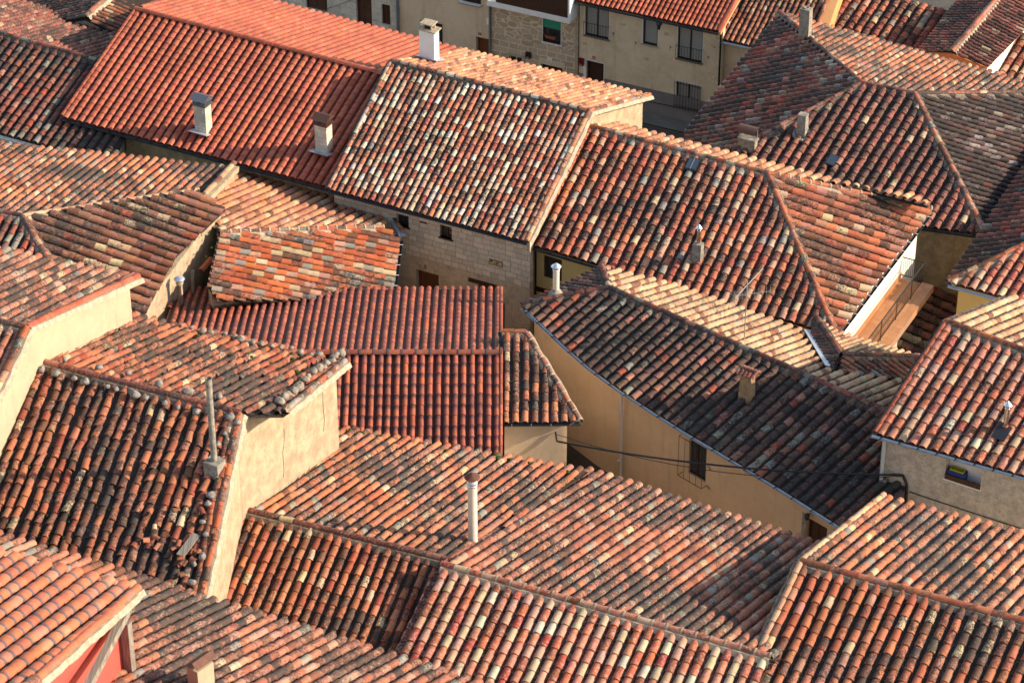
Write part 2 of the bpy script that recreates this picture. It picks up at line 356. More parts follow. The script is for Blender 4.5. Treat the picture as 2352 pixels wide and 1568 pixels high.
class WF:
    """frame of a vertical wall: origin, horizontal direction, outward normal"""
    def __init__(s, a, b, off=0.0):
        a = np.array(a, float); b = np.array(b, float); s.o = a.copy(); s.o[2] = 0; s.x = unit([b[0] - a[0], b[1] - a[1], 0]); s.n = np.array([s.x[1], -s.x[0], 0])
        if s.n[1] > 0: s.n = -s.n
        s.o = s.o - s.n * off; s.len = np.linalg.norm((b - a)[:2])
    def hit(s, u, v):
        p = Plane(s.o, s.n); d = sight(u, v); w = CAM_POS + d * ((s.o - CAM_POS) @ s.n / (d @ s.n)); return (w - s.o) @ s.x, w[2]
    def p(s, x, z, out=0.0): return s.o + s.x * x + Z3 * z + s.n * out
    def rect(s, u0, v0, u1, v1):
        """opening from its upper left and lower right corners"""
        a = s.hit(u0, v0); b = s.hit(u1, v1); return (a[0], min(a[1], b[1]), b[0], max(a[1], b[1]))
    def az(s): return math.atan2(s.x[1], s.x[0])
def facade(parent, wf, x0, x1, z0, z1, ops, mat, th=.3, name='wall', z1b=None, label=None):
    mb = MB(); z1b = z1 if z1b is None else z1b
    xs = sorted({x0, x1, *[o[0] for o in ops], *[o[2] for o in ops]}); zt = max(z1, z1b) + 1
    xs = [x for x in xs if x0 - 1e-6 <= x <= x1 + 1e-6]
    zs = sorted({z0, zt, *[o[1] for o in ops], *[o[3] for o in ops]}); zs = [z for z in zs if z0 - 1e-6 <= z <= zt]
    top = lambda x: z1 + (z1b - z1) * (x - x0) / (x1 - x0)
    zz = lambda z, x: top(x) if z == zt else z
    vid = {}
    def V(x, z, o):
        k = (round(x, 5), round(z, 5), o)
        if k not in vid: vid[k] = len(mb.v); mb.v.append(tuple(wf.p(x, zz(z, x), o)))
        return vid[k]
    def face(*f): mb.f.append(f); mb.sm.append(False); mb.mi.append(0)
    for i in range(len(xs) - 1):
        for k in range(len(zs) - 1):
            a, b, c, d = xs[i], xs[i + 1], zs[k], zs[k + 1]; mx, mz = (a + b) / 2, (c + d) / 2
            if any(o[0] < mx < o[2] and o[1] < mz < o[3] for o in ops): continue
            face(V(a, c, 0), V(b, c, 0), V(b, d, 0), V(a, d, 0))
    for o in ops:
        a, c, b, d = o[:4]
        for q in (((a, c), (a, d)), ((b, d), (b, c)), ((a, d), (b, d)), ((b, c), (a, c))):
            mb.add([wf.p(*q[0], 0), wf.p(*q[1], 0), wf.p(*q[1], -th), wf.p(*q[0], -th)], [(0, 1, 2, 3)])
    for xe in (x0, x1): mb.add([wf.p(xe, z0, 0), wf.p(xe, top(xe), 0), wf.p(xe, top(xe), -th), wf.p(xe, z0, -th)], [(0, 1, 2, 3)])
    mb.add([wf.p(x0, top(x0), 0), wf.p(x1, top(x1), 0), wf.p(x1, top(x1), -th), wf.p(x0, top(x0), -th)], [(0, 1, 2, 3)])
    ob = mb.build(name, mat, parent)
    if label: ob['label'] = label
    return ob
def wbox(mb, wf, x0, z0, x1, z1, o0, o1, mat=None):
    mb.box(wf.p(x0, z0, o0), wf.x * (x1 - x0), wf.n * (o1 - o0), Z3 * (z1 - z0), mat)
def window(parent, wf, r, frame, pane, depth=.16, mull=1, cross=0, fw_=.06, sill=None, sillout=.06, trim=None, split=None, name='window', label=None):
    x0, z0, x1, z1 = r; mb = MB(); d = -depth
    wbox(mb, wf, x0, z0, x0 + fw_, z1, d, d + .06); wbox(mb, wf, x1 - fw_, z0, x1, z1, d, d + .06)
    wbox(mb, wf, x0 + fw_, z1 - fw_, x1 - fw_, z1, d, d + .06); wbox(mb, wf, x0 + fw_, z0, x1 - fw_, z0 + fw_, d, d + .06)
    for k in range(mull):
        xm = x0 + (x1 - x0) * (k + 1) / (mull + 1); wbox(mb, wf, xm - fw_ * .6, z0 + fw_, xm + fw_ * .6, z1 - fw_, d, d + .055)
    for k in range(cross):
        zm = z0 + (z1 - z0) * (k + 1) / (cross + 1); wbox(mb, wf, x0 + fw_, zm - .02, x1 - fw_, zm + .02, d, d + .05)
    w = mb.build(name, frame, parent)
    if label: w['label'] = label
    g = MB(); g.box(wf.p(x0 + .01, z0 + .01, d - .03), wf.x * (x1 - x0 - .02), wf.n * .05, Z3 * (z1 - z0 - .02)); g.build('pane', pane, w)
    if sill is not None:
        s_ = MB(); wbox(s_, wf, x0 - .06, z0 - .07, x1 + .06, z0, -depth, sillout); s_.build('sill', sill, w)
    if trim is not None:
        t_ = MB(); tw = .035
        wbox(t_, wf, x0 - tw, z0, x0, z1 + tw, -.02, .012); wbox(t_, wf, x1, z0, x1 + tw, z1 + tw, -.02, .012); wbox(t_, wf, x0, z1, x1, z1 + tw, -.02, .012); t_.build('trim', trim, w)
    return w
def door(parent, wf, r, mat, depth=.2, panels=2, name='door', handle=True, leaf2=None):
    x0, z0, x1, z1 = r; mb = MB(); d = -depth; wbox(mb, wf, x0, z0, x1, z1, d - .05, d)
    wbox(mb, wf, x0, z0, x0 + .08, z1, d, d + .04); wbox(mb, wf, x1 - .08, z0, x1, z1, d, d + .04); wbox(mb, wf, x0 + .08, z1 - .08, x1 - .08, z1, d, d + .04)
    W_ = x1 - x0 - .16
    for k in range(panels):
        a = x0 + .08 + W_ * k / panels; wbox(mb, wf, a + .06, z0 + .12, a + W_ / panels - .06, z0 + (z1 - z0) * .42, d, d + .02); wbox(mb, wf, a + .06, z0 + (z1 - z0) * .5, a + W_ / panels - .06, z1 - .16, d, d + .02)
    o = mb.build(name, mat, parent)
    if handle:
        h = MB(); h.tube([wf.p(x1 - .14, (z0 + z1) / 2, d + .02), wf.p(x1 - .14, (z0 + z1) / 2, d + .07), wf.p(x1 - .24, (z0 + z1) / 2, d + .07)], .012, 6); h.build('handle', M['iron'], o)
    return o
def railing(parent, wf, x0, x1, z0, z1, out, n, name='railing', mat=None, r=.012, mid=False):
    mb = MB()
    for z in (z0, z1) + (((z0 + z1) / 2,) if mid else ()): mb.tube([wf.p(x0, z, out), wf.p(x1, z, out)], r * 1.3, 6)
    for k in range(n + 1): xx = x0 + (x1 - x0) * k / n; mb.tube([wf.p(xx, z0, out), wf.p(xx, z1, out)], r, 5)
    for xx in (x0, x1):
        for z in (z0, z1): mb.tube([wf.p(xx, z, out), wf.p(xx, z, -.05)], r, 5)
    return mb.build(name, mat or M['iron'], parent)
def gutter(parent, pts_, mat, r=.07, out=None, drop=.06, straps=True, name='gutter', strapmat=None):
    mb = MB()
    for p, q in zip(pts_[:-1], pts_[1:]):
        p = np.array(p); q = np.array(q); d = unit(q - p); x = unit(np.cross(d, Z3)); c0 = p - Z3 * drop; c1 = q - Z3 * drop
        ang = np.linspace(0, math.pi, 7); vs = []
        for rr in (r, r - .012):
            for c in (c0, c1): vs += [c - x * math.cos(a) * rr - Z3 * math.sin(a) * rr for a in ang]
        fs = [(k, k + 1, 8 + k, 7 + k) for k in range(6)] + [(14 + k, 21 + k, 22 + k, 15 + k) for k in range(6)] + [(0, 7, 21, 14), (6, 20, 27, 13)]
        mb.add(vs, fs, True)
        if straps:
            m = int(np.linalg.norm(q - p) / .7)
            for k in range(m):
                c = c0 + (c1 - c0) * (k + .5) / m; mb.cbox(c + Z3 * .008, d * .035, x * (2 * r + .03), Z3 * .012, mat=1)
    o = mb.build(name, [mat, strapmat or mat], parent); return o
def pipe(parent, path, r, mat, name='downpipe', n=10):
    mb = MB(); mb.tube(path, r, n); 
    p, q = np.array(path[0]), np.array(path[-1])
    for k in range(3):
        c = p + (q - p) * (k + .5) / 3; d = unit(q - p); mb.tube([c - d * .02, c + d * .02], r * 1.18, n)
    return mb.build(name, mat, parent)
def text(parent, s, wf, u, v, size, mat, name='lettering', out=.012, bold=.0, align='CENTER', local=None):
    cu = bpy.data.curves.new(name, 'FONT'); cu.body = s; cu.size = size; cu.align_x = align; cu.align_y = 'CENTER'; cu.extrude = .003; cu.offset = bold; cu.space_line = .95
    x, z = local if local else wf.hit(u, v); ob = bpy.data.objects.new(name, cu); COL.objects.link(ob)
    m = Matrix(((wf.x[0], 0, wf.n[0]), (wf.x[1], 0, wf.n[1]), (wf.x[2], 1, wf.n[2]))).to_4x4()
    m.translation = Vector(tuple(wf.p(x, z, out))); ob.matrix_world = m
    dg = bpy.context.evaluated_depsgraph_get(); me = bpy.data.meshes.new_from_object(ob.evaluated_get(dg)); me.transform(m); bpy.data.objects.remove(ob)
    loc = parent_loc(parent); me.transform(Matrix.Translation(Vector(tuple(-loc)))); me.materials.clear(); return finish(me, name, mat, parent)
# ------------------------------------------------------------------ material library
A_ST = R(-25.6)
M = {}
M['deck'] = rough_mat('roof_bed', (.055, .040, .032), var=.3, scale=6, bump=.4)
M['deck_red'] = rough_mat('clay_bed', (.15, .055, .035), var=.3, scale=6, bump=.4)
M['mortar'] = rough_mat('lime_mortar', (.30, .25, .19), (.13, .11, .085), .35, 5, .6, 40, stain=.8)
M['mortar_light'] = rough_mat('fresh_mortar', (.50, .41, .30), (.34, .27, .19), .25, 5, .5, 40, stain=.5, stainc=(.18, .14, .1))
M['mortar_dark'] = rough_mat('old_mortar', (.13, .11, .09), (.05, .045, .04), .35, 6, .6, 40)
M['cream'] = rough_mat('cream_render', (.53, .42, .29), (.47, .365, .25), .08, 1.2, .35, 45, stain=.35, stainc=(.36, .27, .18), streak=.6)
M['cream_rough'] = rough_mat('cream_roughcast', (.52, .41, .275), (.36, .275, .18), .25, 2.2, 1.0, 16, stain=.75, stainc=(.25, .18, .11), streak=.6)
M['white_wall'] = rough_mat('white_render', (.80, .76, .66), (.74, .70, .60), .04, 1.5, .12, 60)
M['ochre_rubble'] = rough_mat('ochre_stone_render', (.62, .45, .26), (.42, .30, .17), .35, 2.6, .9, 14, stain=.7, stainc=(.24, .16, .085))
M['beige'] = rough_mat('beige_render', (.66, .535, .385), (.58, .46, .33), .10, .8, .35, 30, stain=.3, stainc=(.42, .33, .24), streak=.8)
M['tan'] = rough_mat('tan_render', (.68, .50, .325), (.60, .43, .275), .08, .6, .3, 35, stain=.2, stainc=(.48, .35, .23), streak=.7)
M['beige22'] = rough_mat('weathered_beige_render', (.74, .61, .43), (.62, .50, .34), .12, .9, .35, 30, stain=.5, stainc=(.44, .32, .2), streak=.9)
M['grey_rough'] = rough_mat('rough_grey_stucco', (.64, .55, .44), (.44, .37, .29), .35, 4, 1.2, 11, stain=.8, stainc=(.22, .18, .14), streak=.5)
M['orange_wall'] = rough_mat('orange_render', (.72, .38, .16), (.66, .34, .14), .05, 1, .2, 50)
M['yellow'] = rough_mat('yellow_render', (.76, .56, .22), (.72, .52, .2), .04, 1, .15, 50, streak=.4)
M['red_wall'] = rough_mat('red_render', (.55, .10, .075), (.5, .09, .07), .05, 1, .15, 50)
M['plinth'] = rough_mat('grey_plinth', (.23, .22, .215), (.19, .18, .175), .1, 2, .3, 40)
M['plinth_dark'] = rough_mat('dark_plinth', (.12, .11, .10), (.095, .088, .08), .1, 2, .3, 40)
M['ashlar'] = ashlar_mat('pale_ashlar', A_ST, (.78, .62, .45), (.40, .30, .205), .50, .255, .012, .5)
M['ashlar_rough'] = rough_mat('eroded_stone', (.68, .51, .35), (.50, .365, .24), .35, 2.0, 1.0, 10, stain=.9, stainc=(.24, .16, .095))
M['chimney_stone'] = ashlar_mat('chimney_blocks', R(-28), (.70, .60, .47), (.5, .42, .33), .34, .2, .01, .2)
M['rubble'] = rubble_mat('pointed_rubble', A_ST, (.52, .415, .30), (.68, .575, .42), 2.9, .055)
M['bigstone'] = ashlar_mat('pointed_blocks', A_ST, (.54, .42, .30), (.70, .58, .43), .75, .33, .03, .3)
M['oldstone'] = ashlar_mat('grey_stone_wall', A_ST, (.60, .55, .48), (.46, .41, .35), .75, .4, .014, .75)
M['concrete'] = rough_mat('weathered_concrete', (.40, .365, .30), (.20, .18, .15), .35, 5, .8, 30, stain=.8, stainc=(.09, .08, .065))
M['rubble_chim'] = rough_mat('rubble_chimney', (.40, .34, .27), (.24, .2, .16), .4, 5, 1.0, 12, stain=.7, stainc=(.1, .085, .07))
M['tan_chim'] = rough_mat('tan_chimney', (.44, .29, .16), (.28, .18, .1), .4, 5, .9, 18, stain=.6, stainc=(.42, .38, .33))
M['white'] = rough_mat('white_paint', (.80, .78, .74), (.74, .72, .68), .05, 2, .1, 50)
M['zinc'] = plain('zinc_gutter', (.55, .57, .60), .35, .7)
M['zinc_blue'] = plain('sheet_metal_flashing', (.52, .56, .62), .45, .5)
M['steel'] = plain('stainless_flue', (.68, .66, .62), .18, 1.0, .05)
M['galv'] = plain('galvanised_cowl', (.66, .69, .74), .32, .75, .08)
M['gutter_dark'] = plain('dark_gutter', (.035, .038, .045), .45, .2)
M['grey_pipe'] = plain('grey_downpipe', (.62, .61, .60), .5, .1)
M['blue_pipe'] = plain('blue_grey_downpipe', (.17, .19, .22), .5, .1)
M['cream_pipe'] = plain('painted_flue', (.66, .59, .49), .6)
M['iron'] = plain('black_iron', (.022, .022, .024), .45, .3)
M['rust'] = rough_mat('rusty_sheet', (.16, .065, .04), (.10, .04, .03), .3, 6, .2, 40, rough=.6)
M['cap_grey'] = plain('grey_sheet_cap', (.20, .20, .22), .35, .6)
M['cap_brown'] = plain('brown_sheet_cap', (.13, .065, .045), .4, .4)
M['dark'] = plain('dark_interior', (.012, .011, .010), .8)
M['glass'] = plain('window_glass', (.035, .040, .045), .08, 0, .1, 2, .6)
M['glass_sky'] = plain('skylight_glass', (.05, .07, .10), .06, 0, .1, 2, .8)
M['blind'] = blind_mat('roller_blind', (.34, .34, .32))
M['green_blind'] = blind_mat('green_sun_blind', (.03, .30, .22), .06)
M['wood'] = wood_mat('varnished_door', (.20, .075, .028), A_ST)
M['wood_dark'] = wood_mat('dark_timber', (.075, .032, .02), A_ST)
M['wood_brown'] = wood_mat('brown_frame', (.10, .045, .025), A_ST)
M['wood_grey'] = wood_mat('weathered_beam', (.36, .31, .25), 0, .85)
M['black_frame'] = plain('black_frame', (.03, .032, .032), .4)
M['red_box'] = plain('red_enamel', (.14, .008, .012), .4)
M['blue_plastic'] = plain('blue_plastic', (.02, .04, .20), .4)
M['yellow_plastic'] = plain('yellow_plastic', (.45, .40, .03), .4)
M['terracotta'] = rough_mat('terracotta_pot', (.36, .12, .06), (.28, .09, .045), .15, 8, .2)
M['floor'] = floor_mat('terrace_tiles', R(-27), (.50, .235, .10), (.43, .19, .08), .30)
M['street'] = rough_mat('street_paving', (.125, .115, .10), (.08, .075, .065), .2, .9, .5, 20, stain=.3, stainc=(.05, .05, .035))
M['pavement'] = rough_mat('concrete_pavement', (.22, .205, .18), (.17, .16, .14), .15, 1.2, .4, 25)
M['cable'] = plain('black_cable', (.02, .02, .022), .55)
M['sign_cream'] = rough_mat('cream_ceramic', (.62, .45, .22), (.56, .40, .19), .08, 9, .05)
M['sign_edge'] = plain('brown_glaze', (.22, .11, .05), .4)
M['sign_brown'] = plain('dark_brown_board', (.05, .022, .015), .6)
M['ink'] = plain('dark_lettering', (.03, .016, .008), .6)
M['red_ink'] = plain('red_lettering', (.25, .03, .025), .6)
M['pale_ink'] = plain('pale_lettering', (.42, .37, .33), .6)
M['stone'] = rough_mat('lichened_stone', (.38, .33, .27), (.20, .17, .14), .35, 9, .9, 20, stain=.8, stainc=(.42, .24, .05))
M['stone_grey'] = rough_mat('grey_stone', (.36, .33, .30), (.18, .165, .15), .35, 9, .9, 20, stain=.5, stainc=(.06, .05, .045))
M['moss'] = rough_mat('moss', (.07, .11, .015), (.035, .06, .01), .4, 20, 1, 60)
M['brick'] = rough_mat('orange_brick', (.50, .18, .07), (.40, .13, .055), .2, 4, .3)

# tiles: palette entries are (share, colour of the clay or its patina, spread)
T_ = {}
for k, kw in dict(modern=dict(dark=-.25, pale=-1.0, rough=.6), duo=dict(dark=-.3, pale=-1.0, rough=.6), mottled=dict(dark=.50, pale=-.6, fade=.55, wash=(.56, .47, .37)), mottled2=dict(dark=.62, pale=.0, fade=.4), sunny=dict(dark=.35, pale=.0, fade=.25, wash=(.58, .42, .29)),
                  pale=dict(dark=.5, pale=.35, fade=.25), lichen=dict(dark=.62, pale=.5), black=dict(dark=.82, pale=.3), darkgrey=dict(dark=1.0, pale=.0), grime=dict(dark=.85, pale=.25), mossy=dict(dark=.6, pale=.35, moss=.35), ruin=dict(dark=.68, pale=.35, moss=.25), fresh=dict(dark=.22, pale=.05, fade=.5, wash=(.60, .46, .40)), rusty=dict(dark=.5, pale=.25)).items():
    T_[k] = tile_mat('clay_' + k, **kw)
OR1, OR2, OR3 = (190, 104, 70), (178, 90, 60), (204, 128, 92)
PINK, ROSE, CREAM, BONE, GREY, BROWN, UMB, RED = (196, 140, 114), (178, 116, 96), (202, 166, 130), (218, 198, 178), (150, 136, 122), (132, 78, 56), (92, 60, 48), (160, 72, 52)
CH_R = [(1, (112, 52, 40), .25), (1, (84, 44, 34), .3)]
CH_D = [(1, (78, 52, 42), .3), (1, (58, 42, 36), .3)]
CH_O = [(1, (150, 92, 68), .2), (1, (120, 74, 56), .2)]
def sty(k, pal, chan, m, d=(.2, .8), jit=1.0, w=.68, h=.28, lift=.034, pal2=None):
    STY[k] = dict(pal=pal, chan=chan, m=T_[m], d0=d[0], d1=d[1], jit=jit, w=w, h=h, lift=lift)
    if pal2: STY[k]['pal2'] = pal2
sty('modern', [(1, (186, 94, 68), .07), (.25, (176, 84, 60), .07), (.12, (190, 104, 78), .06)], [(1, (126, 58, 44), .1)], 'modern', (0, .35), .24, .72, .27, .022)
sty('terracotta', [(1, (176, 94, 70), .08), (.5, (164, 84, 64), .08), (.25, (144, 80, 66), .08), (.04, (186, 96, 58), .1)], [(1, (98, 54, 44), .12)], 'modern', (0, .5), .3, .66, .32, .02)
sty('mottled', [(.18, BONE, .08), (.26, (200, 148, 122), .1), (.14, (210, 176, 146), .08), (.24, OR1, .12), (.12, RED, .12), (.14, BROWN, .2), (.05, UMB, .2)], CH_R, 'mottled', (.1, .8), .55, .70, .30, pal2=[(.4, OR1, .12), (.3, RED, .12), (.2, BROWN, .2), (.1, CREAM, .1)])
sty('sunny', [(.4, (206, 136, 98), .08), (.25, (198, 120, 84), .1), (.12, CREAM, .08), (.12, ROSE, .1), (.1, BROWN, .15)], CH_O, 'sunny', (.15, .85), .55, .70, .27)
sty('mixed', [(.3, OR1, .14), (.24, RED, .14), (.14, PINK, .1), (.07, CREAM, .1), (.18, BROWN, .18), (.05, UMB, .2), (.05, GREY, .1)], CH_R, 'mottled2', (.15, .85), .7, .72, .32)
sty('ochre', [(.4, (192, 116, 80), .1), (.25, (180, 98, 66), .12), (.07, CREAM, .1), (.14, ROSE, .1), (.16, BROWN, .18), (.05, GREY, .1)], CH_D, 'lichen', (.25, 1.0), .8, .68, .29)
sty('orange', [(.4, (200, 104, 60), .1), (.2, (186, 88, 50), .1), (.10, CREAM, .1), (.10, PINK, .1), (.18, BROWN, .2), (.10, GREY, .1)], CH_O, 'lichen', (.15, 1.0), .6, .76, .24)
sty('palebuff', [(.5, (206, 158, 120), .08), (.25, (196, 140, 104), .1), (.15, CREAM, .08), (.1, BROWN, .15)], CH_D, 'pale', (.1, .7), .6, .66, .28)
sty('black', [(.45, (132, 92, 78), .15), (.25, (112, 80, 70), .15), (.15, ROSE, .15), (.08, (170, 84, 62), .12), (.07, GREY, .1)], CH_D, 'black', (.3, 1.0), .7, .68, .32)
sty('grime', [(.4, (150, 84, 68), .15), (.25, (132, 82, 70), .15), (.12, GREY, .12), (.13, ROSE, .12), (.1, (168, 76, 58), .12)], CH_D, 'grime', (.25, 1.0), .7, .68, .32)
sty('darkgrey', [(.35, (104, 76, 70), .15), (.25, (84, 66, 62), .15), (.2, (134, 106, 98), .12), (.12, (160, 138, 130), .1), (.08, (118, 70, 58), .15)], CH_D, 'darkgrey', (.2, .9), .7, .68, .33)  # darkest of the tile palettes, grey-brown with some paler tiles
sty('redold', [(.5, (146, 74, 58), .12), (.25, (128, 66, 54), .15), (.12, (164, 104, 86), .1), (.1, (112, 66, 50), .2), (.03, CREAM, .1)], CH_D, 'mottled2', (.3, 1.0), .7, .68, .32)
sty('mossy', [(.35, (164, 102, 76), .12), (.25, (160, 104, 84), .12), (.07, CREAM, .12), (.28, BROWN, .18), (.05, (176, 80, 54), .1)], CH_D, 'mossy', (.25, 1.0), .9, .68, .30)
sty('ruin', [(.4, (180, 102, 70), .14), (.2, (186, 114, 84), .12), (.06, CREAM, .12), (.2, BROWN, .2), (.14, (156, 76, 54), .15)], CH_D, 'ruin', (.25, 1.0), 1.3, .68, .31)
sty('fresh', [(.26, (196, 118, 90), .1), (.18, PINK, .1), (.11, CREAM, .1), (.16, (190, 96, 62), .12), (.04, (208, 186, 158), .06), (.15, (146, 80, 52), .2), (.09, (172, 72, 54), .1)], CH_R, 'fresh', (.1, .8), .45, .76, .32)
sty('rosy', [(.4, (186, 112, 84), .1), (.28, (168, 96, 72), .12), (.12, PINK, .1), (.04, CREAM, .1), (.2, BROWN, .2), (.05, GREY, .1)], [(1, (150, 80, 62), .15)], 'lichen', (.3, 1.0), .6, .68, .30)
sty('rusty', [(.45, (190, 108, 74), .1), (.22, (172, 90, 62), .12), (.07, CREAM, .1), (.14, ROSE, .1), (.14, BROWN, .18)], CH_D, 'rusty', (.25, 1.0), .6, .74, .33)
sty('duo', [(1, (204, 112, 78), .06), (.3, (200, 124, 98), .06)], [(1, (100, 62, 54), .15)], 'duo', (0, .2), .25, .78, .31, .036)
sty('plainridge', [(1, (188, 98, 72), .08), (.5, (176, 86, 62), .08)], CH_R, 'rusty', (.1, .6), .4)
STY['duo']['top'] = lin((104, 92, 94)); STY['duo']['topn'] = .75
STY['terracotta']['top'] = lin((104, 66, 66)); STY['terracotta']['topn'] = .8

# ------------------------------------------------------------------ the houses
def house(label, u, v, z=0.0, name='house'):
    p = at(u, v, 6); return thing(name, label, 'house', (p[0], p[1], z))
def walls(parent, mat, parts, zb=ZB, drop=.13, name='wall', label=None):
    mb = MB()
    for pl, P, e in parts: body(mb, pl, P, e, zb, drop)
    o = mb.build(name, mat, parent)
    if label: o['label'] = label
    return o
G_AX = unit([math.cos(R(-28)), math.sin(R(-28)), 0]); N_AX = unit([math.cos(R(62)), math.sin(R(62)), 0])
def chimney(parent, corner, wl, wr, h, mat, below=1.2, az=-28, cap=None, taper=0.0, name='chimney'):
    """corner = the corner turned to the camera, at roof level; wl runs left along the ridge, wr runs back"""
    g = np.array([math.cos(R(az)), math.sin(R(az)), 0]); f = np.array([-g[1], g[0], 0]); c = np.array(corner); mb = MB()
    q = [c, c - g * wl, c - g * wl + f * wr, c + f * wr]; m = sum(q) / 4
    top = [m + (p - m) * (1 - taper) + Z3 * h for p in q]
    mb.prism([p - Z3 * below for p in q], top); return mb.build(name, mat, parent), [np.array(t) for t in top], g, f
def cowl(parent, base, h, r, mat, capmat, capr=None, name='flue', ring=True, capkind='cone', n=18):
    b = np.array(base); mb = MB(); mb.lathe(b, [(r, -.6), (r, h)], n); mb.lathe(b, [(r, h), (r - .012, h), (r - .012, h - .3)], n)
    if ring: mb.lathe(b, [(r, h * .93), (r * 1.12, h * .94), (r * 1.12, h * .97), (r, h * .98)], n)
    o = mb.build(name, mat, parent); d = MB(); d.lathe(b, [(.001, h - .02), (r - .02, h - .02)], n); d.build('flue_mouth', M['dark'], o)
    if capkind:
        k = MB(); capr = capr or r * 1.7; t = b + Z3 * (h + .10)
        if capkind == 'cone': k.lathe(t, [(capr, 0), (capr * .5, .09), (.001, .16)], n, smooth=False); k.lathe(t, [(capr, 0), (.001, .03)], n)
        else: k.lathe(t, [(capr * .9, -.02), (capr, .02), (capr * .97, .05), (capr * .62, .07), (capr * .6, .09), (capr * .3, .10), (.001, .115)], n); k.lathe(t, [(capr * .9, -.02), (.001, 0)], n)
        for a in (0, 2.1, 4.2): k.tube([b + np.array([math.cos(a) * r, math.sin(a) * r, h - .05]), t + np.array([math.cos(a) * r * 1.05, math.sin(a) * r * 1.05, .03])], .008, 4)
        k.build('cap', capmat, o)
    return o

# ---- B: new red roof -----------------------------------------------------------
hB = house('stone house under a wide new uniform red tile roof with two stone chimneys', 520, 230)
Bn = ridge_plane((312, 25), (885, 176), 8.0, 21, 'near'); Bf = ridge_plane((312, 25), (885, 176), 8.0, 19, 'far')
_, Pn, dBn, xBn = roof_slope(hB, 'roof_slope', Bn, [(312, 25), (885, 176), (756, 431), (144, 269)], ((312, 25), (885, 176), 34), .345, 'modern', ((312, 25), (144, 269)), deck=M['deck_red'])
_, Pf, _, _ = roof_slope(hB, 'roof_slope', Bf, [(312, 25), (905, 181), (1063, 118), (460, -37)], ((312, 25), (885, 176), 34), .40, 'modern', ((700, 100), (760, 80)), deck=M['deck_red'])
ridge_tiles(hB, [Pn[0], Pn[1]], .40, .13, 'modern', bed=False, j=.2)
ridge_tiles(hB, [Pn[0] + xBn * 0, Pn[3]], .36, .09, 'modern', name='verge_tiles', bed=False, j=.2, lift=.09)
wB = WF(Pn[3], Pn[2], .45)
ops = [wB.rect(254, 303, 291, 350)]
xe = wB.len
facade(hB, wB, .75, xe, ZB, 5.75, ops, M['ochre_rubble'], .32)
walls(hB, M['ochre_rubble'], [(Bn, Pn, 'rvfv'), (Bf, Pf, 'rvev')])
window(hB, wB, ops[0], M['wood'], M['wood_brown'], .2, 1, name='shutter_window', label='varnished wooden shutter in a deep stone reveal')
gutter(hB, [Pn[3] + dBn * .08 - G_AX * .05, Pn[2] + dBn * .08], M['gutter_dark'], .075, drop=.05)
for (u, v), bw in (((475, 316), 'grey'), ((752, 362), 'brown')):
    c = Bn.hit(u, v); ch, top, g, f = chimney(hB, c, .58, .46, 1.45, M['chimney_stone'])
    fl = MB(); fl.cbox(c - g * .29 + f * .23 + Bn.n * .13, g * .95, f * .85 + Bn.n * -.3, Bn.n * .05); fl.build('flashing', M['zinc_blue'], ch)
    k = MB(); m = sum(top) / 4
    k.cbox(m + Z3 * .03, g * .70, f * .58, Z3 * .06)
    for a in (-1, 1):
        for b in (-1, 1): k.cbox(m + g * .29 * a + f * .22 * b + Z3 * .17, g * .03, f * .03, Z3 * .25)
    for a in (-1, 1):
        for z in (.13, .2): k.cbox(m + f * .23 * a + Z3 * z, g * .6, f * .015, Z3 * .02); k.cbox(m + g * .3 * a + Z3 * z, g * .015, f * .46, Z3 * .02)
    e1, e2 = m - g * .38 + Z3 * .27, m + g * .38 + Z3 * .27
    k.prism([e1 - f * .36, e2 - f * .36, e2 + f * .36, e1 + f * .36], [e1 - f * .36 + Z3 * .012, e2 - f * .36 + Z3 * .012, e2 + f * .36 + Z3 * .012, e1 + f * .36 + Z3 * .012])
    k.add([e1 - f * .36, e2 - f * .36, e2 + Z3 * .2, e1 + Z3 * .2, e1 + f * .36, e2 + f * .36], [(0, 1, 2, 3), (3, 2, 5, 4), (0, 3, 4), (1, 5, 2)])
    k.build('chimney_cap', M['cap_' + bw], ch)
    ch['label'] = 'pale stone chimney with %s sheet metal cap' % bw

# ---- C: mottled roof -----------------------------------------------------------
hC = house('pale ashlar house under a mottled cream, pink and black tile roof with a white chimney', 1060, 420)
Cn = ridge_plane((899, 144), (1352, 260), 8.8, 22, 'near'); Cf = ridge_plane((899, 144), (1352, 260), 8.8, 19, 'far')
_, Pn, dC, xC = roof_slope(hC, 'roof_slope', Cn, [(899, 144), (1352, 260), (1210, 556), (756, 436)], ((899, 144), (1352, 260), 31), .385, 'mottled', ((1352, 262), (1210, 557)))
_, Pf, _, _ = roof_slope(hC, 'roof_slope', Cf, [(899, 144), (1352, 260), (1491, 222), (1063, 116)], ((899, 144), (1352, 260), 31), .36, 'sunny', ((1352, 260), (1491, 222)))
ridge_tiles(hC, [Pn[0], Pn[1]], .44, .11, 'mottled', joint=True, bedmat=M['mortar_dark'])
ridge_tiles(hC, [Pn[1] - xC * 0 + G_AX * .02, Pn[2] + G_AX * .02], .38, .10, 'sunny', name='verge_tiles', bedmat=M['mortar_light'], lift=.09)
ridge_tiles(hC, [Pf[1], Pf[2]], .38, .10, 'orange', name='verge_tiles', bedmat=M['mortar_light'], lift=.09)
ridge_tiles(hC, [Pn[0], Pn[3]], .38, .09, 'mottled', name='verge_tiles', bedmat=M['mortar_dark'], lift=.10)
wC = WF(Pn[3], Pn[2], .38); zt = Pn[2][2] + .02
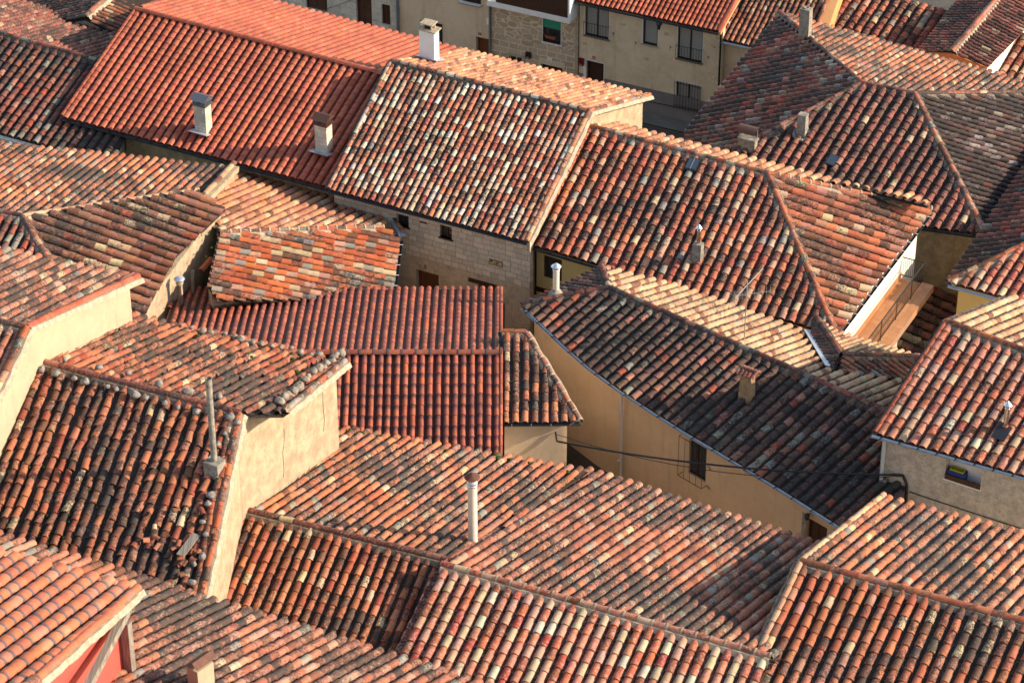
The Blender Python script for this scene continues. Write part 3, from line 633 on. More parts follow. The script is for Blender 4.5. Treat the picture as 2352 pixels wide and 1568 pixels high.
w1 = wC.rect(911, 490, 939, 523); w2 = wC.rect(1010, 515, 1038, 551); d1 = wC.rect(956, 618, 1008, 668); d1 = (d1[0], d1[3] - 2.0, d1[2], d1[3]); d2 = wC.rect(1098, 652, 1145, 700); d2 = (d2[0], d2[3] - 2.1, d2[2], d2[3])
zs = wC.hit(1100, 630)[1]
facade(hC, wC, .0, wC.len - .05, zs, zt, [w1, w2], M['ashlar'], .3)
facade(hC, wC, .0, wC.len - .05, ZB, zs, [d1, d2], M['ashlar_rough'], .3, label='eroded lower courses of the wall')
walls(hC, M['cream_rough'], [(Cn, Pn, 'rvfv'), (Cf, Pf, 'rvev')], label='rough cast gable')
for w in (w1, w2):
    window(hC, wC, w, M['wood_brown'], M['glass'], .2, 1, 1, .05, sill=M['wood_brown'], sillout=.03)
door(hC, wC, d1, M['wood'], .25, 2); door(hC, wC, d2, M['wood'], .25, 2)
lt = MB(); wbox(lt, wC, d2[0] - .45, d2[3] + .0, d2[2] + .1, d2[3] + .2, -.1, .012); lt.build('lintel', M['wood_dark'], hC)
gutter(hC, [Pn[3] + dC * .06, Pn[2] + dC * .06], M['gutter_dark'], .07, drop=.03, straps=False)
rf = MB()
for k in range(9): wbox(rf, wC, .5 + k * .95, zt - .13, .5 + k * .95 + .14, zt - .03, -.1, .34)
rf.build('rafter_ends', M['wood_dark'], hC)
c = Cf.hit(998, 148); ch, top, g, f = chimney(hC, c, .74, .42, 1.5, M['white']); ch['label'] = 'tall whitewashed chimney'
k = MB(); m = sum(top) / 4; k.cbox(m + Z3 * .03, g * .92, f * .58, Z3 * .06)
for a in (-1, 1):
    for b in (-1, 1): k.cbox(m + g * .2 * a + f * .14 * b + Z3 * .17, g * .06, f * .06, Z3 * .24)
k.cbox(m + Z3 * .13, g * .3, f * .2, Z3 * .14, mat=1); k.cbox(m + Z3 * .32, g * .62, f * .50, Z3 * .045); k.build('chimney_cap', [M['mortar_light'], M['dark']], ch)
fl = MB(); fl.cbox(c - g * .37 + f * .21 + Cf.n * .12, g * 1.05, f * .7 - Z3 * .24, Z3 * .05); fl.build('flashing', M['zinc_blue'], ch)

# ---- D: hipped house with terrace ---------------------------------------------
hD = house('hipped house with mixed red and cream tiles, a skylight and a tiled side terrace', 1640, 520)
Dn = ridge_plane((1345, 292), (1763, 403), 8.0, 22, 'near'); apD = at(1763, 403, 8.0); c1 = Dn.hit(1918, 770); c2 = at(2135, 484, c1[2])
Dh = three(apD, c1, c2); Df = three(at(1345, 292, 8.0), apD, Dh.hit(2093, 450))
_, Pn, dD, xD = roof_slope(hD, 'roof_slope', Dn, [(1345, 292), (1763, 403), (1918, 770), (1211, 560)], ((1345, 292), (1763, 403), 20), .42, 'mixed', ((1345, 292), (1207, 560)))
_, Ph, dH, xH = roof_slope(hD, 'roof_slope', Dh, [(1763, 403), (2135, 484), (1918, 770)], ((2135, 484), (1920, 770), 19), .46, 'rusty', ((1700, 400), (1800, 434)))
_, Pf, _, _ = roof_slope(hD, 'roof_slope', Df, [(1345, 292), (1763, 403), (2093, 450), (2131, 473), (1400, 284)], ((1345, 292), (1763, 403), 20), .40, 'sunny', ((1400, 300), (1500, 272)))
ridge_tiles(hD, [Pn[0], Pn[1]], .46, .12, 'mixed', joint=True)
ridge_tiles(hD, [Pn[1], Pn[2]], .46, .12, 'rusty'); ridge_tiles(hD, [Ph[0], Ph[1]], .46, .12, 'orange', joint=True, bedmat=M['mortar_light'])
ridge_tiles(hD, [Pn[0], Pn[3]], .4, .09, 'mixed', name='verge_tiles', lift=.09)
wD = WF(Pn[3], Pn[2], .40); zt = Pn[2][2] + .05
dw = wD.rect(1249, 585, 1290, 648); dd = wD.rect(1258, 668, 1300, 700); dd = (dd[0], dd[3] - 2.1, dd[2], dd[3])
facade(hD, wD, .0, wD.len - .4, ZB, zt, [dw, dd], M['yellow'], .3)
walls(hD, M['white_wall'], [(Dn, Pn, 'rxfv'), (Dh, Ph, 'xex'), (Df, [Pf[0], Pf[1], Pf[1] * .75 + Pf[2] * .25, Pf[0] * .15 + Pf[4] * .85], 'rwww')])
window(hD, wD, dw, M['wood_brown'], M['glass'], .12, 0, 0, .12); door(hD, wD, dd, M['wood'], .2, 2)
tb = MB(); wbox(tb, wD, 0, -.5, .22, zt, -.1, .03); zb = wD.hit(1250, 662)[1]; wbox(tb, wD, .22, zb - .22, wD.len - .5, zb, -.1, .025); wbox(tb, wD, 2.1, -.5, 2.3, zb - .22, -.1, .02); tb.build('timber_framing', M['wood_dark'], hD)
gutter(hD, [Pn[3] + dD * .08, Pn[2] + dD * .08], M['gutter_dark'], .07)
gutter(hD, [Ph[1] + dH * .1, Ph[2] + dH * .1], M['gutter_dark'], .085, strapmat=M['white'])
wDe = WF(Ph[2], Ph[1], .36)
# terrace
zf = c1[2] - 2.3
fl = MB(); o = wDe; L0_, L1_ = .25, min(wDe.len - .2, float((at(2073, 639, c1[2] - 2.3) - wDe.o) @ wDe.x)); Wt = .95
fl.box(o.p(L0_, zf - .22, 0.002), o.x * (L1_ - L0_), o.n * Wt, Z3 * .22); ter = fl.build('terrace', M['floor'], hD)
sk = MB(); sk.box(o.p(L0_, zf + .002, 0.003), o.x * (L1_ - L0_), o.n * .025, Z3 * .28); sk.build('skirting', M['floor'], ter)
ed = MB(); ed.box(o.p(L0_, zf - .25, Wt), o.x * (L1_ - L0_), o.n * .50, Z3 * .31); ed.build('coping', M['floor'], ter)
ub = MB(); ub.box(o.p(L0_, ZB, .003), o.x * (L1_ - L0_ - 3.2), o.n * (Wt + .2), Z3 * (zf - .22 - ZB)); ub.build('terrace_wall', M['cream'], ter)
rl = MB(); zr = zf + .06; ro = Wt + .02
for z, rr in ((zr + .95, .028), (zr + .10, .014)): rl.tube([o.p(L0_, z, ro), o.p(L1_, z, ro)], rr, 6)
nb = 58
for k in range(nb + 1): x = L0_ + (L1_ - L0_) * k / nb; rl.tube([o.p(x, zr, ro) if k % 12 == 0 else o.p(x, zr + .10, ro), o.p(x, zr + .95, ro)], .022 if k % 12 == 0 else .010, 5)
for z in (zr + .95, zr + .1): rl.tube([o.p(L1_, z, ro), o.p(L1_, z, 0)], .022, 6)
for k in range(12): rl.tube([o.p(L1_, zr + .1, ro * k / 12), o.p(L1_, zr + .95, ro * k / 12)], .010, 5)
rl.build('railing', M['iron'], ter)
vw = MB(); wbox(vw, wDe, .9, zf + 1.5, 1.9, zf + 1.9, -.02, .03, 0); vw.build('window', M['wood_brown'], hD)
pipe(hD, [o.p(.12, -.5, .1), o.p(.12, c1[2] - .25, .1)], .055, M['white'])
# skylight, stove chimney
c = Dn.hit(1592, 384); up = -dD; sx = xD
f = MB(); f.cbox(c + Dn.n * .17, sx * .5, dD * .62, Dn.n * .10)
sl = f.build('skylight', M['black_frame'], hD); gl = MB()
for a in (-1, 1): gl.cbox(c + Dn.n * .225 + sx * .115 * a, sx * .2, dD * .52, Dn.n * .012)
gl.build('pane', M['glass_sky'], sl); bar = MB(); bar.cbox(c + Dn.n * .235, sx * .02, dD * .56, Dn.n * .02); bar.build('glazing_bar', M['galv'], sl)
c = Dn.hit(1608, 612); ch, top, g, f = chimney(hD, c, .36, .30, .95, M['concrete']); ch['label'] = 'small rendered chimney with a steel flue'
cowl(ch, sum(top) / 4, .62, .075, M['steel'], M['galv'], .13)

# ---- E: curved tan house ------------------------------------------------------
hE = house('long tan house with a curved wall, black lichened near slope and pale far slope', 1650, 900)
ZE = 7.3
En = ridge_plane((1399, 665), (2025, 944), ZE, 22, 'near'); Ef = ridge_plane((1399, 665), (2025, 944), ZE, 20, 'far')
eave = [(1201, 702), (1250, 748), (1295, 791), (1355, 843), (1419, 890), (1495, 940), (1571, 988), (1663, 1042), (1800, 1125), (1935, 1210)]
_, Pn, dE, xE = roof_slope(hE, 'roof_slope', En, [(1399, 665), (2110, 982)] + [(2040, 1276)] + eave[::-1], ((1399, 665), (2025, 944), 30), .37, 'black', ((1500, 760), (1400, 848)))
wpts = [(1851, 770), (1900, 850)]
_, Pf, _, _ = roof_slope(hE, 'roof_slope', Ef, [(1399, 665), (2110, 982), (2190, 905), (1980, 850), (1900, 850), (1851, 767), (1562, 662), (1382, 616)], ((1399, 665), (2025, 944), 30), .36, 'palebuff', ((1600, 700), (1700, 668)))
El = three(En.hit(1201, 702), Ef.hit(1382, 616), at(1399, 665, ZE))
_, Pl, _, _ = roof_slope(hE, 'roof_slope', El, [(1399, 665), (1201, 702), (1382, 616)], .27, .38, 'black')
ridge_tiles(hE, [Pn[0], Pn[1]], .42, .12, 'grime', bedmat=M['mortar_dark']); ridge_tiles(hE, [Pl[0], Pl[1]], .42, .11, 'grime', bedmat=M['mortar_dark']); ridge_tiles(hE, [Pl[0], Pl[2]], .42, .11, 'redold', bedmat=M['mortar_dark'])
up = np.array([0, 0, 1.0])
W0 = Ef.hit(1931, 840) + up * .42; A0 = Ef.hit(1874, 755) + up * .42; B1 = W0 + (Ef.hit(2150, 858) - Ef.hit(1931, 840)) + up * .25
plL = three(W0, A0, Ef.hit(1880, 815) + up * .03); plR = three(W0, A0, B1 - up * .05); plF = three(W0, B1, Ef.hit(1995, 870) + up * .02)
_, PL, dl, xl = roof_slope(hE, 'roof_slope', plL, [W0, A0, (1868, 770), (1915, 850)], .27, .36, 'black')
_, PR, _, _ = roof_slope(hE, 'roof_slope', plR, [W0, A0, (1915, 762), (2155, 836), B1], .27, .38, 'palebuff', ((1950, 830), (2030, 802)))
_, PF, _, _ = roof_slope(hE, 'roof_slope', plF, [W0, B1, (2150, 884), (1925, 856)], .27, .38, 'ochre', ((1960, 850), (1990, 872)))
ridge_tiles(hE, [W0, A0], .4, .11, 'redold', bedmat=M['mortar_dark']); ridge_tiles(hE, [W0, B1], .42, .11, 'rusty')
fl = MB(); a, b = Ef.hit(1853, 768), Ef.hit(1903, 852); dv = unit(b - a); xv = unit(np.cross(dv, Ef.n)); fl.box(a + Ef.n * .19 - xv * .16, xv * .34, b - a, Ef.n * .012); fl.build('valley_flashing', M['zinc_blue'], hE)
# walls follow the eaves line
wm = []; wf_seg = {}
ev = [En.hit(*p) for p in eave]; inn = []
for i, p in enumerate(ev):
    t = unit((ev[min(i + 1, len(ev) - 1)] - ev[max(i - 1, 0)])[:2].tolist() + [0]); nn = np.array([t[1], -t[0], 0]); nn = nn if nn[1] < 0 else -nn; q = p - nn * .33
    if i == 0: q = q + t * .30
    inn.append(q)
wl = MB()
E_ops = {}
segs = [(0, 4), (4, 6), (6, 9)]
for i in range(len(inn) - 1):
    a, b = inn[i], inn[i + 1]
    if i >= 6: continue
    wl.add([(*a[:2], ZB), (*b[:2], ZB), (*b[:2], b[2] + .03), (*a[:2], a[2] + .03)], [(0, 1, 2, 3)], False)
bk = [Pf[7], Pf[6], Pf[5], Pf[2], Pn[2]]; 
wEs = WF(inn[6], inn[9]); xw = wEs.rect(1576, 1002, 1620, 1108); xd = wEs.rect(1853, 1186, 1897, 1255); xd = (xd[0], xd[3] - 2.1, xd[2], xd[3])
p0, p1 = inn[0], Pf[7] + np.array([.35, -.3, -.1]); wl.add([(*p0[:2], ZB), (*p1[:2], ZB), (*p1[:2], p1[2]), (*p0[:2], p0[2])], [(0, 1, 2, 3)])
q = [Pf[7] + np.array([.4, -.4, 0]), Pf[6] + np.array([-.1, -.4, 0]), Pf[5] + np.array([0, -.5, 0]), Pf[2] + np.array([-.3, -.5, 0])]
for a, b in zip(q[:-1], q[1:]): wl.add([(*a[:2], ZB), (*b[:2], ZB), (*b[:2], b[2] - .15), (*a[:2], a[2] - .15)], [(0, 1, 2, 3)])
wl.sm = [True] * 6 + [False] * (len(wl.f) - 6)
wl.build('wall', M['tan'], hE)
endx = wEs.len + 1.2
facade(hE, wEs, 0, endx, ZB, inn[6][2] + .03, [xw, xd], M['tan'], .3, z1b=inn[6][2] + (inn[9][2] - inn[6][2]) * endx / wEs.len)
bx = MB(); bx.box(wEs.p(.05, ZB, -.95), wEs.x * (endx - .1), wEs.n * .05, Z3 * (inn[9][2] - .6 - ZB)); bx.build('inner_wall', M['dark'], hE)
# dark painted plinth following the curve
zp = [WF(inn[4], inn[6]).hit(1430, 1108)[1]] * 2
pm = MB()
for i in range(9):
    a, b = inn[i], inn[i + 1]; t = unit((b - a)[:2].tolist() + [0]); nn = np.array([t[1], -t[0], 0]); nn = nn if nn[1] < 0 else -nn
    za = zp[0] - .0 * i
    pm.add([(*(a + nn * .012)[:2], ZB), (*(b + nn * .012)[:2], ZB), (*(b + nn * .012)[:2], za), (*(a + nn * .012)[:2], za)], [(0, 1, 2, 3)])
pm.build('plinth', M['plinth_dark'], hE)
w = window(hE, wEs, xw, M['wood_dark'], M['glass'], .14, 1, 0, .07, name='window')
gr = MB(); gx0, gx1, gz0, gz1 = xw[0] - .10, xw[2] + .06, xw[1] - .10, xw[3] + .12
for z in (gz0, gz1): gr.tube([wEs.p(gx0, z, 0), wEs.p(gx0, z, .28), wEs.p(gx1, z, .28), wEs.p(gx1, z, 0)], .014, 6)
for k in range(5): x = gx0 + (gx1 - gx0) * k / 4; gr.tube([wEs.p(x, gz0, .28), wEs.p(x, gz1, .28)], .009, 5)
for zz in (gz0, (gz0 + gz1) / 2, gz1):
    gr.tube([wEs.p(gx1 + .02, zz, 0), wEs.p(gx1 + .14, zz + .03, .06), wEs.p(gx1 + .2, zz - .03, .05), wEs.p(gx1 + .14, zz - .06, .02)], .014, 6)
gr.build('window_grille', M['iron'], w)
door(hE, wEs, xd, M['wood_dark'], .22, 2)
jb = MB(); wbox(jb, wEs, xd[0] - .2, ZB, xd[0], xd[3] + .12, -.25, .015); jb.build('door_jamb', M['stone_grey'], hE)
gutter(hE, [p + dE * .06 for p in ev], M['zinc'], .075, drop=.04, strapmat=M['iron'])
a = inn[4] + np.array([-.12, -.3, -.12]); pipe(hE, [ev[4] - Z3 * .12, a - Z3 * .22 + np.array([0.02, .12, 0]), np.array([*(inn[4] + np.array([-.03, -.09, 0]))[:2], -.8])], .055, M['grey_pipe'])
# chimneys of E
c = En.hit(1277, 676); cowl(hE, c, 1.18, .125, M['cream_pipe'], M['galv'], .2)
cb = MB(); cb.lathe(c, [(.34, -.35), (.3, .02), (.2, .16), (.135, .26)], 10); cb.build('flue_collar', M['concrete'], hE)
c = En.hit(1718, 934); ch, top, g, f = chimney(hE, c + np.array([.12, 0, 0]), .66, .42, 1.18, M['tan_chim'], az=-34, taper=.32); ch['label'] = 'tapering stone chimney with a little tile roof'
m = sum(top) / 4; k = MB()
for a in (-1, 1): k.cbox(m + g * .17 * a + Z3 * .04, g * .07, f * .26, Z3 * .16)
k.build('chimney_cap_support', M['mortar_light'], ch); T = Tiles()
for i in range(5):
    for b in (-1, 1):
        x0 = m + g * (.32 * (i - 2) / 2) + Z3 * .22; T.put(x0 + f * .0, x0 + f * .32 * b - Z3 * .13, g * (1 if b < 0 else -1), Z3, .085, .06, 0, (*pick(STY['redold']['pal']), .6), .018)
x0 = m + Z3 * .25; T.put(x0 - g * .36, x0 + g * .36, f, Z3, .07, .05, 0, (*pick(STY['redold']['pal']), .6), .018)
T.build('chimney_tiles', [STY['redold']['m'], M['mortar']], ch)
# ---- N: uniform terracotta roof -----------------------------------------------
hN = house('low house with a plain two pitch roof of uniform dark terracotta tiles', 800, 830)
Nn = ridge_plane((660, 815), (1150, 815), 7.6, 20, 'near'); Nf = ridge_plane((660, 815), (1150, 815), 7.6, 14, 'far')
_, Pn, dn, xn = roof_slope(hN, 'roof_slope', Nn, [(375, 815), (1151, 815), (1150, 1052), (350, 1065)], ((660, 815), (1150, 815), 26), .46, 'terracotta', deck=M['deck_red'])
_, Pf, df, _ = roof_slope(hN, 'roof_slope', Nf, [(375, 815), (1151, 815), (1151, 666), (396, 666)], ((660, 815), (1150, 815), 26), .46, 'terracotta', deck=M['deck_red'])
ridge_tiles(hN, [Pn[0], Pn[1]], .53, .13, 'terracotta', joint=True, bed=False, j=.2, bedmat=T_['modern'], lift=.11)
walls(hN, M['beige'], [(Nn, Pn, 'rvev'), (Nf, Pf, 'rvev')])
ridge_tiles(hN, [Pf[1], Pf[2]], .46, .07, 'terracotta', name='verge_tiles', bed=False, j=.2, lift=.09); ridge_tiles(hN, [Pn[1], Pn[2]], .46, .07, 'terracotta', name='verge_tiles', bed=False, j=.2, lift=.09)
# ---- N2: narrow hipped lean-to -------------------------------------------------
hN2 = house('small beige house with a narrow triangular old tile roof and thick roll tiles', 1210, 900)
E0, E1 = at(1152, 970, 6.4), at(1332, 969, 6.4); n2 = ridge_plane((1152, 970), (1332, 969), 6.4, 21, 'near')
_, P2, d2_, _ = roof_slope(hN2, 'roof_slope', n2, [(1153, 765), (1207, 767), (1330, 969), (1153, 971)], ((1152, 970), (1330, 970), 7.6), .42, 'ochre', ((1180, 800), (1178, 950)), wob=.8)
ridge_tiles(hN2, [P2[1], P2[2]], .42, .10, 'rosy', joint=True, bedmat=M['mortar_light']); ridge_tiles(hN2, [P2[0] - Z3 * .02, P2[1]], .4, .10, 'rusty')
mb = MB(); body(mb, n2, P2, 'xwfx'); mb.build('side_wall', M['beige'], hN2)
wN = WF(P2[3], P2[2], .3); wl = MB(); x1 = wN.hit(1290, 1000)[0]
facade(hN2, wN, 0, x1, ZB, P2[2][2], [], M['beige'], .3)
gutter(hN2, [P2[3] + d2_ * .06, P2[2] + d2_ * .06 + np.array([.05, 0, 0])], M['gutter_dark'], .065, drop=.03, strapmat=M['zinc'])

# ---- M: hipped house on the left ----------------------------------------------
hM = house('old hipped house with mossy brown tiles facing a little yard', 260, 520)
apM = at(52, 501, 9.3)
def dir_plane(ap, a, b, slope, toward):
    r = unit(at(*b, 6) - at(*a, 6)); n = np.array([-r[1], r[0], 0]); n = n if n @ np.array(toward) > 0 else -n; t = R(slope); return Plane(ap, n * math.sin(t) + Z3 * math.cos(t))
Mf = ridge_plane((-60, 480), (52, 501), 9.3, 16, 'far'); Mh = dir_plane(apM, (517, 482), (344, 698), 17, (1, 0, 0)); Mn = ridge_plane((-60, 480), (52, 501), 9.3, 20, 'near')
_, Pf, _, _ = roof_slope(hM, 'roof_slope', Mf, [(-80, 476), (52, 501), (455, 441), (537, 389), (472, 384), (-80, 322)], ((0, 333), (470, 385), 25), .40, 'ochre', ((100, 480), (200, 404)))
_, Ph, dM, xM = roof_slope(hM, 'roof_slope', Mh, [(52, 501), (440, 440), (517, 482), (403, 592), (344, 700), (310, 760), (200, 745)], ((517, 482), (344, 698), 13.5), .42, 'mossy', ((100, 520), (200, 556)))
_, Pn, _, _ = roof_slope(hM, 'roof_slope', Mn, [(-80, 476), (52, 501), (200, 745), (-80, 690)], .36, .42, 'grime')
ridge_tiles(hM, [Pf[1], Pf[2]], .45, .10, 'palebuff', bedmat=M['mortar_light']); ridge_tiles(hM, [Pn[1], Ph[6]], .45, .12, 'lichenridge' if 'lichenridge' in STY else 'rosy'); ridge_tiles(hM, [Pf[0], Pf[1]], .45, .11, 'grime')
va, vb = Mf.hit(470, 462), Mf.hit(537, 391); vd = unit(vb - va); vx = unit(np.cross(vd, Mf.n))
vm = MB(); vm.box(va - vx * .22 - Mf.n * .05, vx * .44, vb - va, Mf.n * .24); vm.build('verge_parapet', M['cream_rough'], hM)
ridge_tiles(hM, [va + Mf.n * .18, vb + Mf.n * .18], .5, .13, 'palebuff', name='verge_tiles', bed=False)
walls(hM, M['cream_rough'], [(Mf, Pf, 'rxxxew'), (Mn, Pn, 'rxew')], label='rough cream wall')
wM = WF(Ph[5], Ph[2], .22)
ev = [wM.hit(403, 592), wM.hit(517, 482)]
mb = MB(); L_ = wM.len; zz = Mh.hit(430, 565)[2]
facade(hM, wM, -1.2, L_, ZB, zz - .02, [], M['cream_rough'], .3, name='yard_wall')
# yard: posts, sloping pole and vertical slats against the wall
yd = MB(); p0 = wM.hit(452, 615); 
for (u, v0, v1, r) in ((524 - 0, 500, 652, .06), (455, 598, 668, .06)):
    a = wM.hit(u, v0); b = wM.hit(u, v1); 
hY = thing('wooden_frame', 'weathered wooden frame of posts, rail and slats in the little yard beside the cream wall', 'wooden frame', (*wM.p(*wM.hit(475, 640), .5)[:2], 3.0))
def yp(u, v, o): x, z = wM.hit(u, v); return wM.p(x, z, o)
def yline(u0, v0, u1, v1, o, r, nm, mat):
    t = MB(); a, b = yp(u0, v0, o), yp(u1, v1, o); d = unit(b - a); x = unit(np.cross(d, wM.n)); t.box(a - x * r - wM.n * r, x * 2 * r, wM.n * 2 * r, b - a); return t.build(nm, mat, hY)
yline(494, 548, 497, 668, .35, .055, 'post', M['wood_grey']); yline(424, 618, 424, 672, .35, .055, 'post', M['wood_grey'])
yline(455, 596, 494, 607, .35, .045, 'rail', M['wood_grey']); yline(441, 664, 494, 604, .50, .035, 'brace', M['white'])
for k in range(7): yline(462 + k * 4.5, 600 + k * 1.2, 462 + k * 4.5, 668, .33, .010, 'slat', M['wood_brown'])
T = Tiles(); a = yp(441, 612, .5); T.put(a + np.array([.25, .5, .12]), a - np.array([.1, .2, 0]), unit([1, -.4, 0]), Z3, .14, .12, 0, (*lin((200, 110, 66)), .3), .02)
o = T.build('roll_tile', [STY['orange']['m'], M['mortar']], hY)
x_, z_ = wM.hit(394, 728); c = wM.p(x_, z_, .45); fM = thing('flue_pipe', 'brown stove pipe with ribbed bluish cap beside the terracotta roof', 'flue', tuple(c))
hgt = 1.75; mb = MB(); mb.lathe(c, [(.12, -1), (.12, hgt), (.11, hgt), (.11, hgt - .3)], 18); mb.build('pipe', plain('brown_stove_pipe', (.12, .075, .05), .4, .3), fM)
mb = MB(); mb.lathe(c, [(.125, hgt - .16), (.15, hgt - .1), (.15, hgt - .02), (.125, hgt)], 18); mb.build('collar', M['mortar_light'], fM)
mb = MB(); t = c + Z3 * (hgt + .07); mb.lathe(t, [(.20, 0), (.225, .03), (.16, .07), (.15, .075), (.09, .105), (.08, .11), (.001, .135)], 24); mb.lathe(t, [(.2, 0), (.001, 0)], 24); mb.build('cap', M['galv'], fM)

# ---- Q5: bright orange hipped roof --------------------------------------------
hQ = house('small hipped house with bright orange and lichened tiles behind the terracotta roof', 700, 540)
ap = at(504, 538, 7.3); Qf = dir_plane(ap, (539, 391), (880, 490), 17, (0, 1, 0)); tgt = Qf.hit(878, 526)
Qh = None
r_ = unit(at(895, 690, 6) - at(914, 546, 6)); Qh = three(ap, tgt, tgt + r_)
_, Pf, _, _ = roof_slope(hQ, 'roof_slope', Qf, [(504, 538), (878, 526), (884, 491), (539, 391), (470, 462)], ((539, 391), (880, 490), 17), .36, 'sunny', ((600, 480), (700, 436)))
_, Ph, dQ, _ = roof_slope(hQ, 'roof_slope', Qh, [(504, 538), (878, 526), (916, 547), (897, 688), (500, 690), (478, 655)], ((915, 545), (900, 665), 9), .42, 'orange', ((600, 560), (700, 583)))
ridge_tiles(hQ, [Pf[0], Pf[1]], .42, .10, 'orange', joint=True, bedmat=M['mortar_light'])
walls(hQ, M['cream_rough'], [(Qf, Pf, 'xxexx'), (Qh, Ph, 'xxebxx')], label='rough cream wall')
gutter(hQ, [Ph[2] + dQ * .1, Ph[3] + dQ * .1], M['gutter_dark'], .08, strapmat=M['white'])
ec = MB(); a, b = Pf[2], Ph[2]; ec.box(a + Z3 * .05, (b - a), np.array([.3, .05, 0]), Z3 * .12); ec.build('corner_flashing', M['zinc_blue'], hQ)
ridge_tiles(hQ, [Pf[2] + np.array([.1, 0, .12]), Ph[2] + np.array([.2, .1, .12])], .4, .08, 'rusty', name='verge_tiles', bed=False)

# ---- A: old dark roofs, top left ----------------------------------------------
hA = house('old house with dark lichened tile roof at the upper left, white gutter', 90, 200)
An = ridge_plane((0, 81), (215, 141), 6.6, 20, 'near'); Af = ridge_plane((0, 81), (215, 141), 6.6, 18, 'far')
_, Pn, dA, _ = roof_slope(hA, 'roof_slope', An, [(-70, 61), (330, 173), (262, 378), (-70, 288)], ((0, 81), (215, 141), 12), .36, 'grime', ((150, 150), (75, 250)))
_, Pf, _, _ = roof_slope(hA, 'roof_slope', Af, [(-70, 61), (330, 173), (470, 116), (-70, -24)], ((0, 81), (215, 141), 14), .36, 'redold', ((100, 90), (200, 62)))
ridge_tiles(hA, [Pn[0], Pn[1]], .42, .11, 'grime', bedmat=M['mortar_dark'])
walls(hA, M['cream'], [(An, Pn, 'rvev'), (Af, Pf, 'rvev')]); gutter(hA, [Pn[3] + dA * .1, Pn[2] + dA * .1], M['white'], .085, drop=.04)
hA2 = house('small old roof with pale lichened ridge behind the upper left house', 280, 20)
az_ = ridge_plane((0, 0), (100, 28), 6.0, 18, 'far'); apx = at(196, 42, 5.6); A2r = dir_plane(apx, (0, 70), (-66, 155), 20, (1, 0, 0)); A2l = dir_plane(apx, (0, 70), (-66, 155), 20, (-1, 0, 0)); tp = (278, -26)
tp3 = A2r.hit(*tp); tp3 = apx + unit([.38, .93, 0]) * 6
_, P, _, _ = roof_slope(hA2, 'roof_slope', A2r, [apx, tp3, tp3 + np.array([4.4, -1.8, -1.6]), apx + np.array([4.4, -1.8, -1.6])], .30, .4, 'mossy')
_, P2, _, _ = roof_slope(hA2, 'roof_slope', A2l, [apx, tp3, tp3 + np.array([-4.4, 1.8, -1.6]), apx + np.array([-4.4, 1.8, -1.6])], .30, .4, 'black')
ridge_tiles(hA2, [apx, tp3], .42, .12, 'rosy', bedmat=M['mortar_light'])
mb = MB(); mb.prism([(*p[:2], ZB) for p in (P[0], P[1], P[2], P[3])], [p - Z3 * .14 for p in (P[0], P[1], P[2], P[3])]); mb.prism([(*p[:2], ZB) for p in P2], [p - Z3 * .14 for p in P2]); mb.build('wall', M['cream_rough'], hA2)

# ---- P: big dark hipped roof, upper right --------------------------------------
hP = house('large old hipped house with dark lichened roofs and three chimneys', 1980, 330)
ZP = 6.0
Pn_ = ridge_plane((1979, 195), (2100, 219), ZP, 21, 'near'); Pf_ = ridge_plane((1979, 195), (2100, 219), ZP, 18, 'far'); a1, a2 = at(1979, 195, ZP), at(2100, 219, ZP)
P1 = three(a1, Pn_.hit(1700, 340), Pf_.hit(1800, 50)); P4 = three(a2, Pn_.hit(2255, 520), Pf_.hit(2352, 218))
_, q3, d3, _ = roof_slope(hP, 'roof_slope', Pn_, [(1979, 195), (2100, 219), (2262, 540), (2080, 515), (1600, 385), (1690, 347)], ((1800, 300), (2160, 396), 16.5), .42, 'redold', ((2000, 260), (1900, 420)))
_, q2, _, _ = roof_slope(hP, 'roof_slope', Pf_, [(1979, 195), (2100, 219), (2460, 216), (2460, 219), (2352, 190), (1890, 60), (1790, 32)], ((1895, 65), (2352, 190), 30), .40, 'ochre', ((2000, 180), (2100, 122)))
_, q1, d1_, _ = roof_slope(hP, 'roof_slope', P1, [(1979, 195), (1690, 347), (1579, 420), (1579, 306), (1787, 44)], ((1787, 44), (1579, 306), 24), .40, 'grime')
_, q4, _, _ = roof_slope(hP, 'roof_slope', P4, [(2100, 219), (2262, 540), (2330, 560), (2460, 380), (2460, 217)], .34, .42, 'darkgrey', ((2200, 260), (2300, 291)))  # right hip slope, tiles much darker than on the other slopes
ridge_tiles(hP, [q1[0], q1[1]], .45, .11, 'redold'); ridge_tiles(hP, [q2[0], q2[6]], .45, .11, 'grime'); ridge_tiles(hP, [q3[0], q3[1]], .45, .11, 'redold', bedmat=M['mortar_dark'])
ridge_tiles(hP, [q3[1], q3[2]], .45, .13, 'rosy', bedmat=M['mortar']); ridge_tiles(hP, [q2[1], q2[2]], .45, .11, 'redold')
gutter(hP, [q1[4] + d1_ * .12, q1[3] + d1_ * .12], M['zinc'], .08, drop=-.09, straps=False); gutter(hP, [q3[3] + d3 * .08, q3[2] + d3 * .08], M['gutter_dark'], .07)
walls(hP, M['ochre_rubble'], [(Pn_, q3, 'rxeexx'), (Pf_, q2, 'rxxeexx'), (P1, q1, 'xxxex'), (P4, q4, 'xxexx')])
c = P1.hit(1856, 92); ch, top, g, f = chimney(hP, c, .52, .42, 1.5, M['rubble_chim'], taper=.06); mb = MB(); m = sum(top) / 4; mb.lathe(m, [(.14, -.1), (.14, .05), (.11, .05), (.11, .012), (.001, .012)], 12); mb.build('chimney_pot', [M['concrete']], ch); ch['label'] = 'tall rubble chimney with a round mouth'
c = Pn_.hit(1848, 322); ch, top, g, f = chimney(hP, c, .42, .36, 1.15, M['concrete'], taper=.08); ch['label'] = 'stubby mortar covered chimney'
mb = MB()
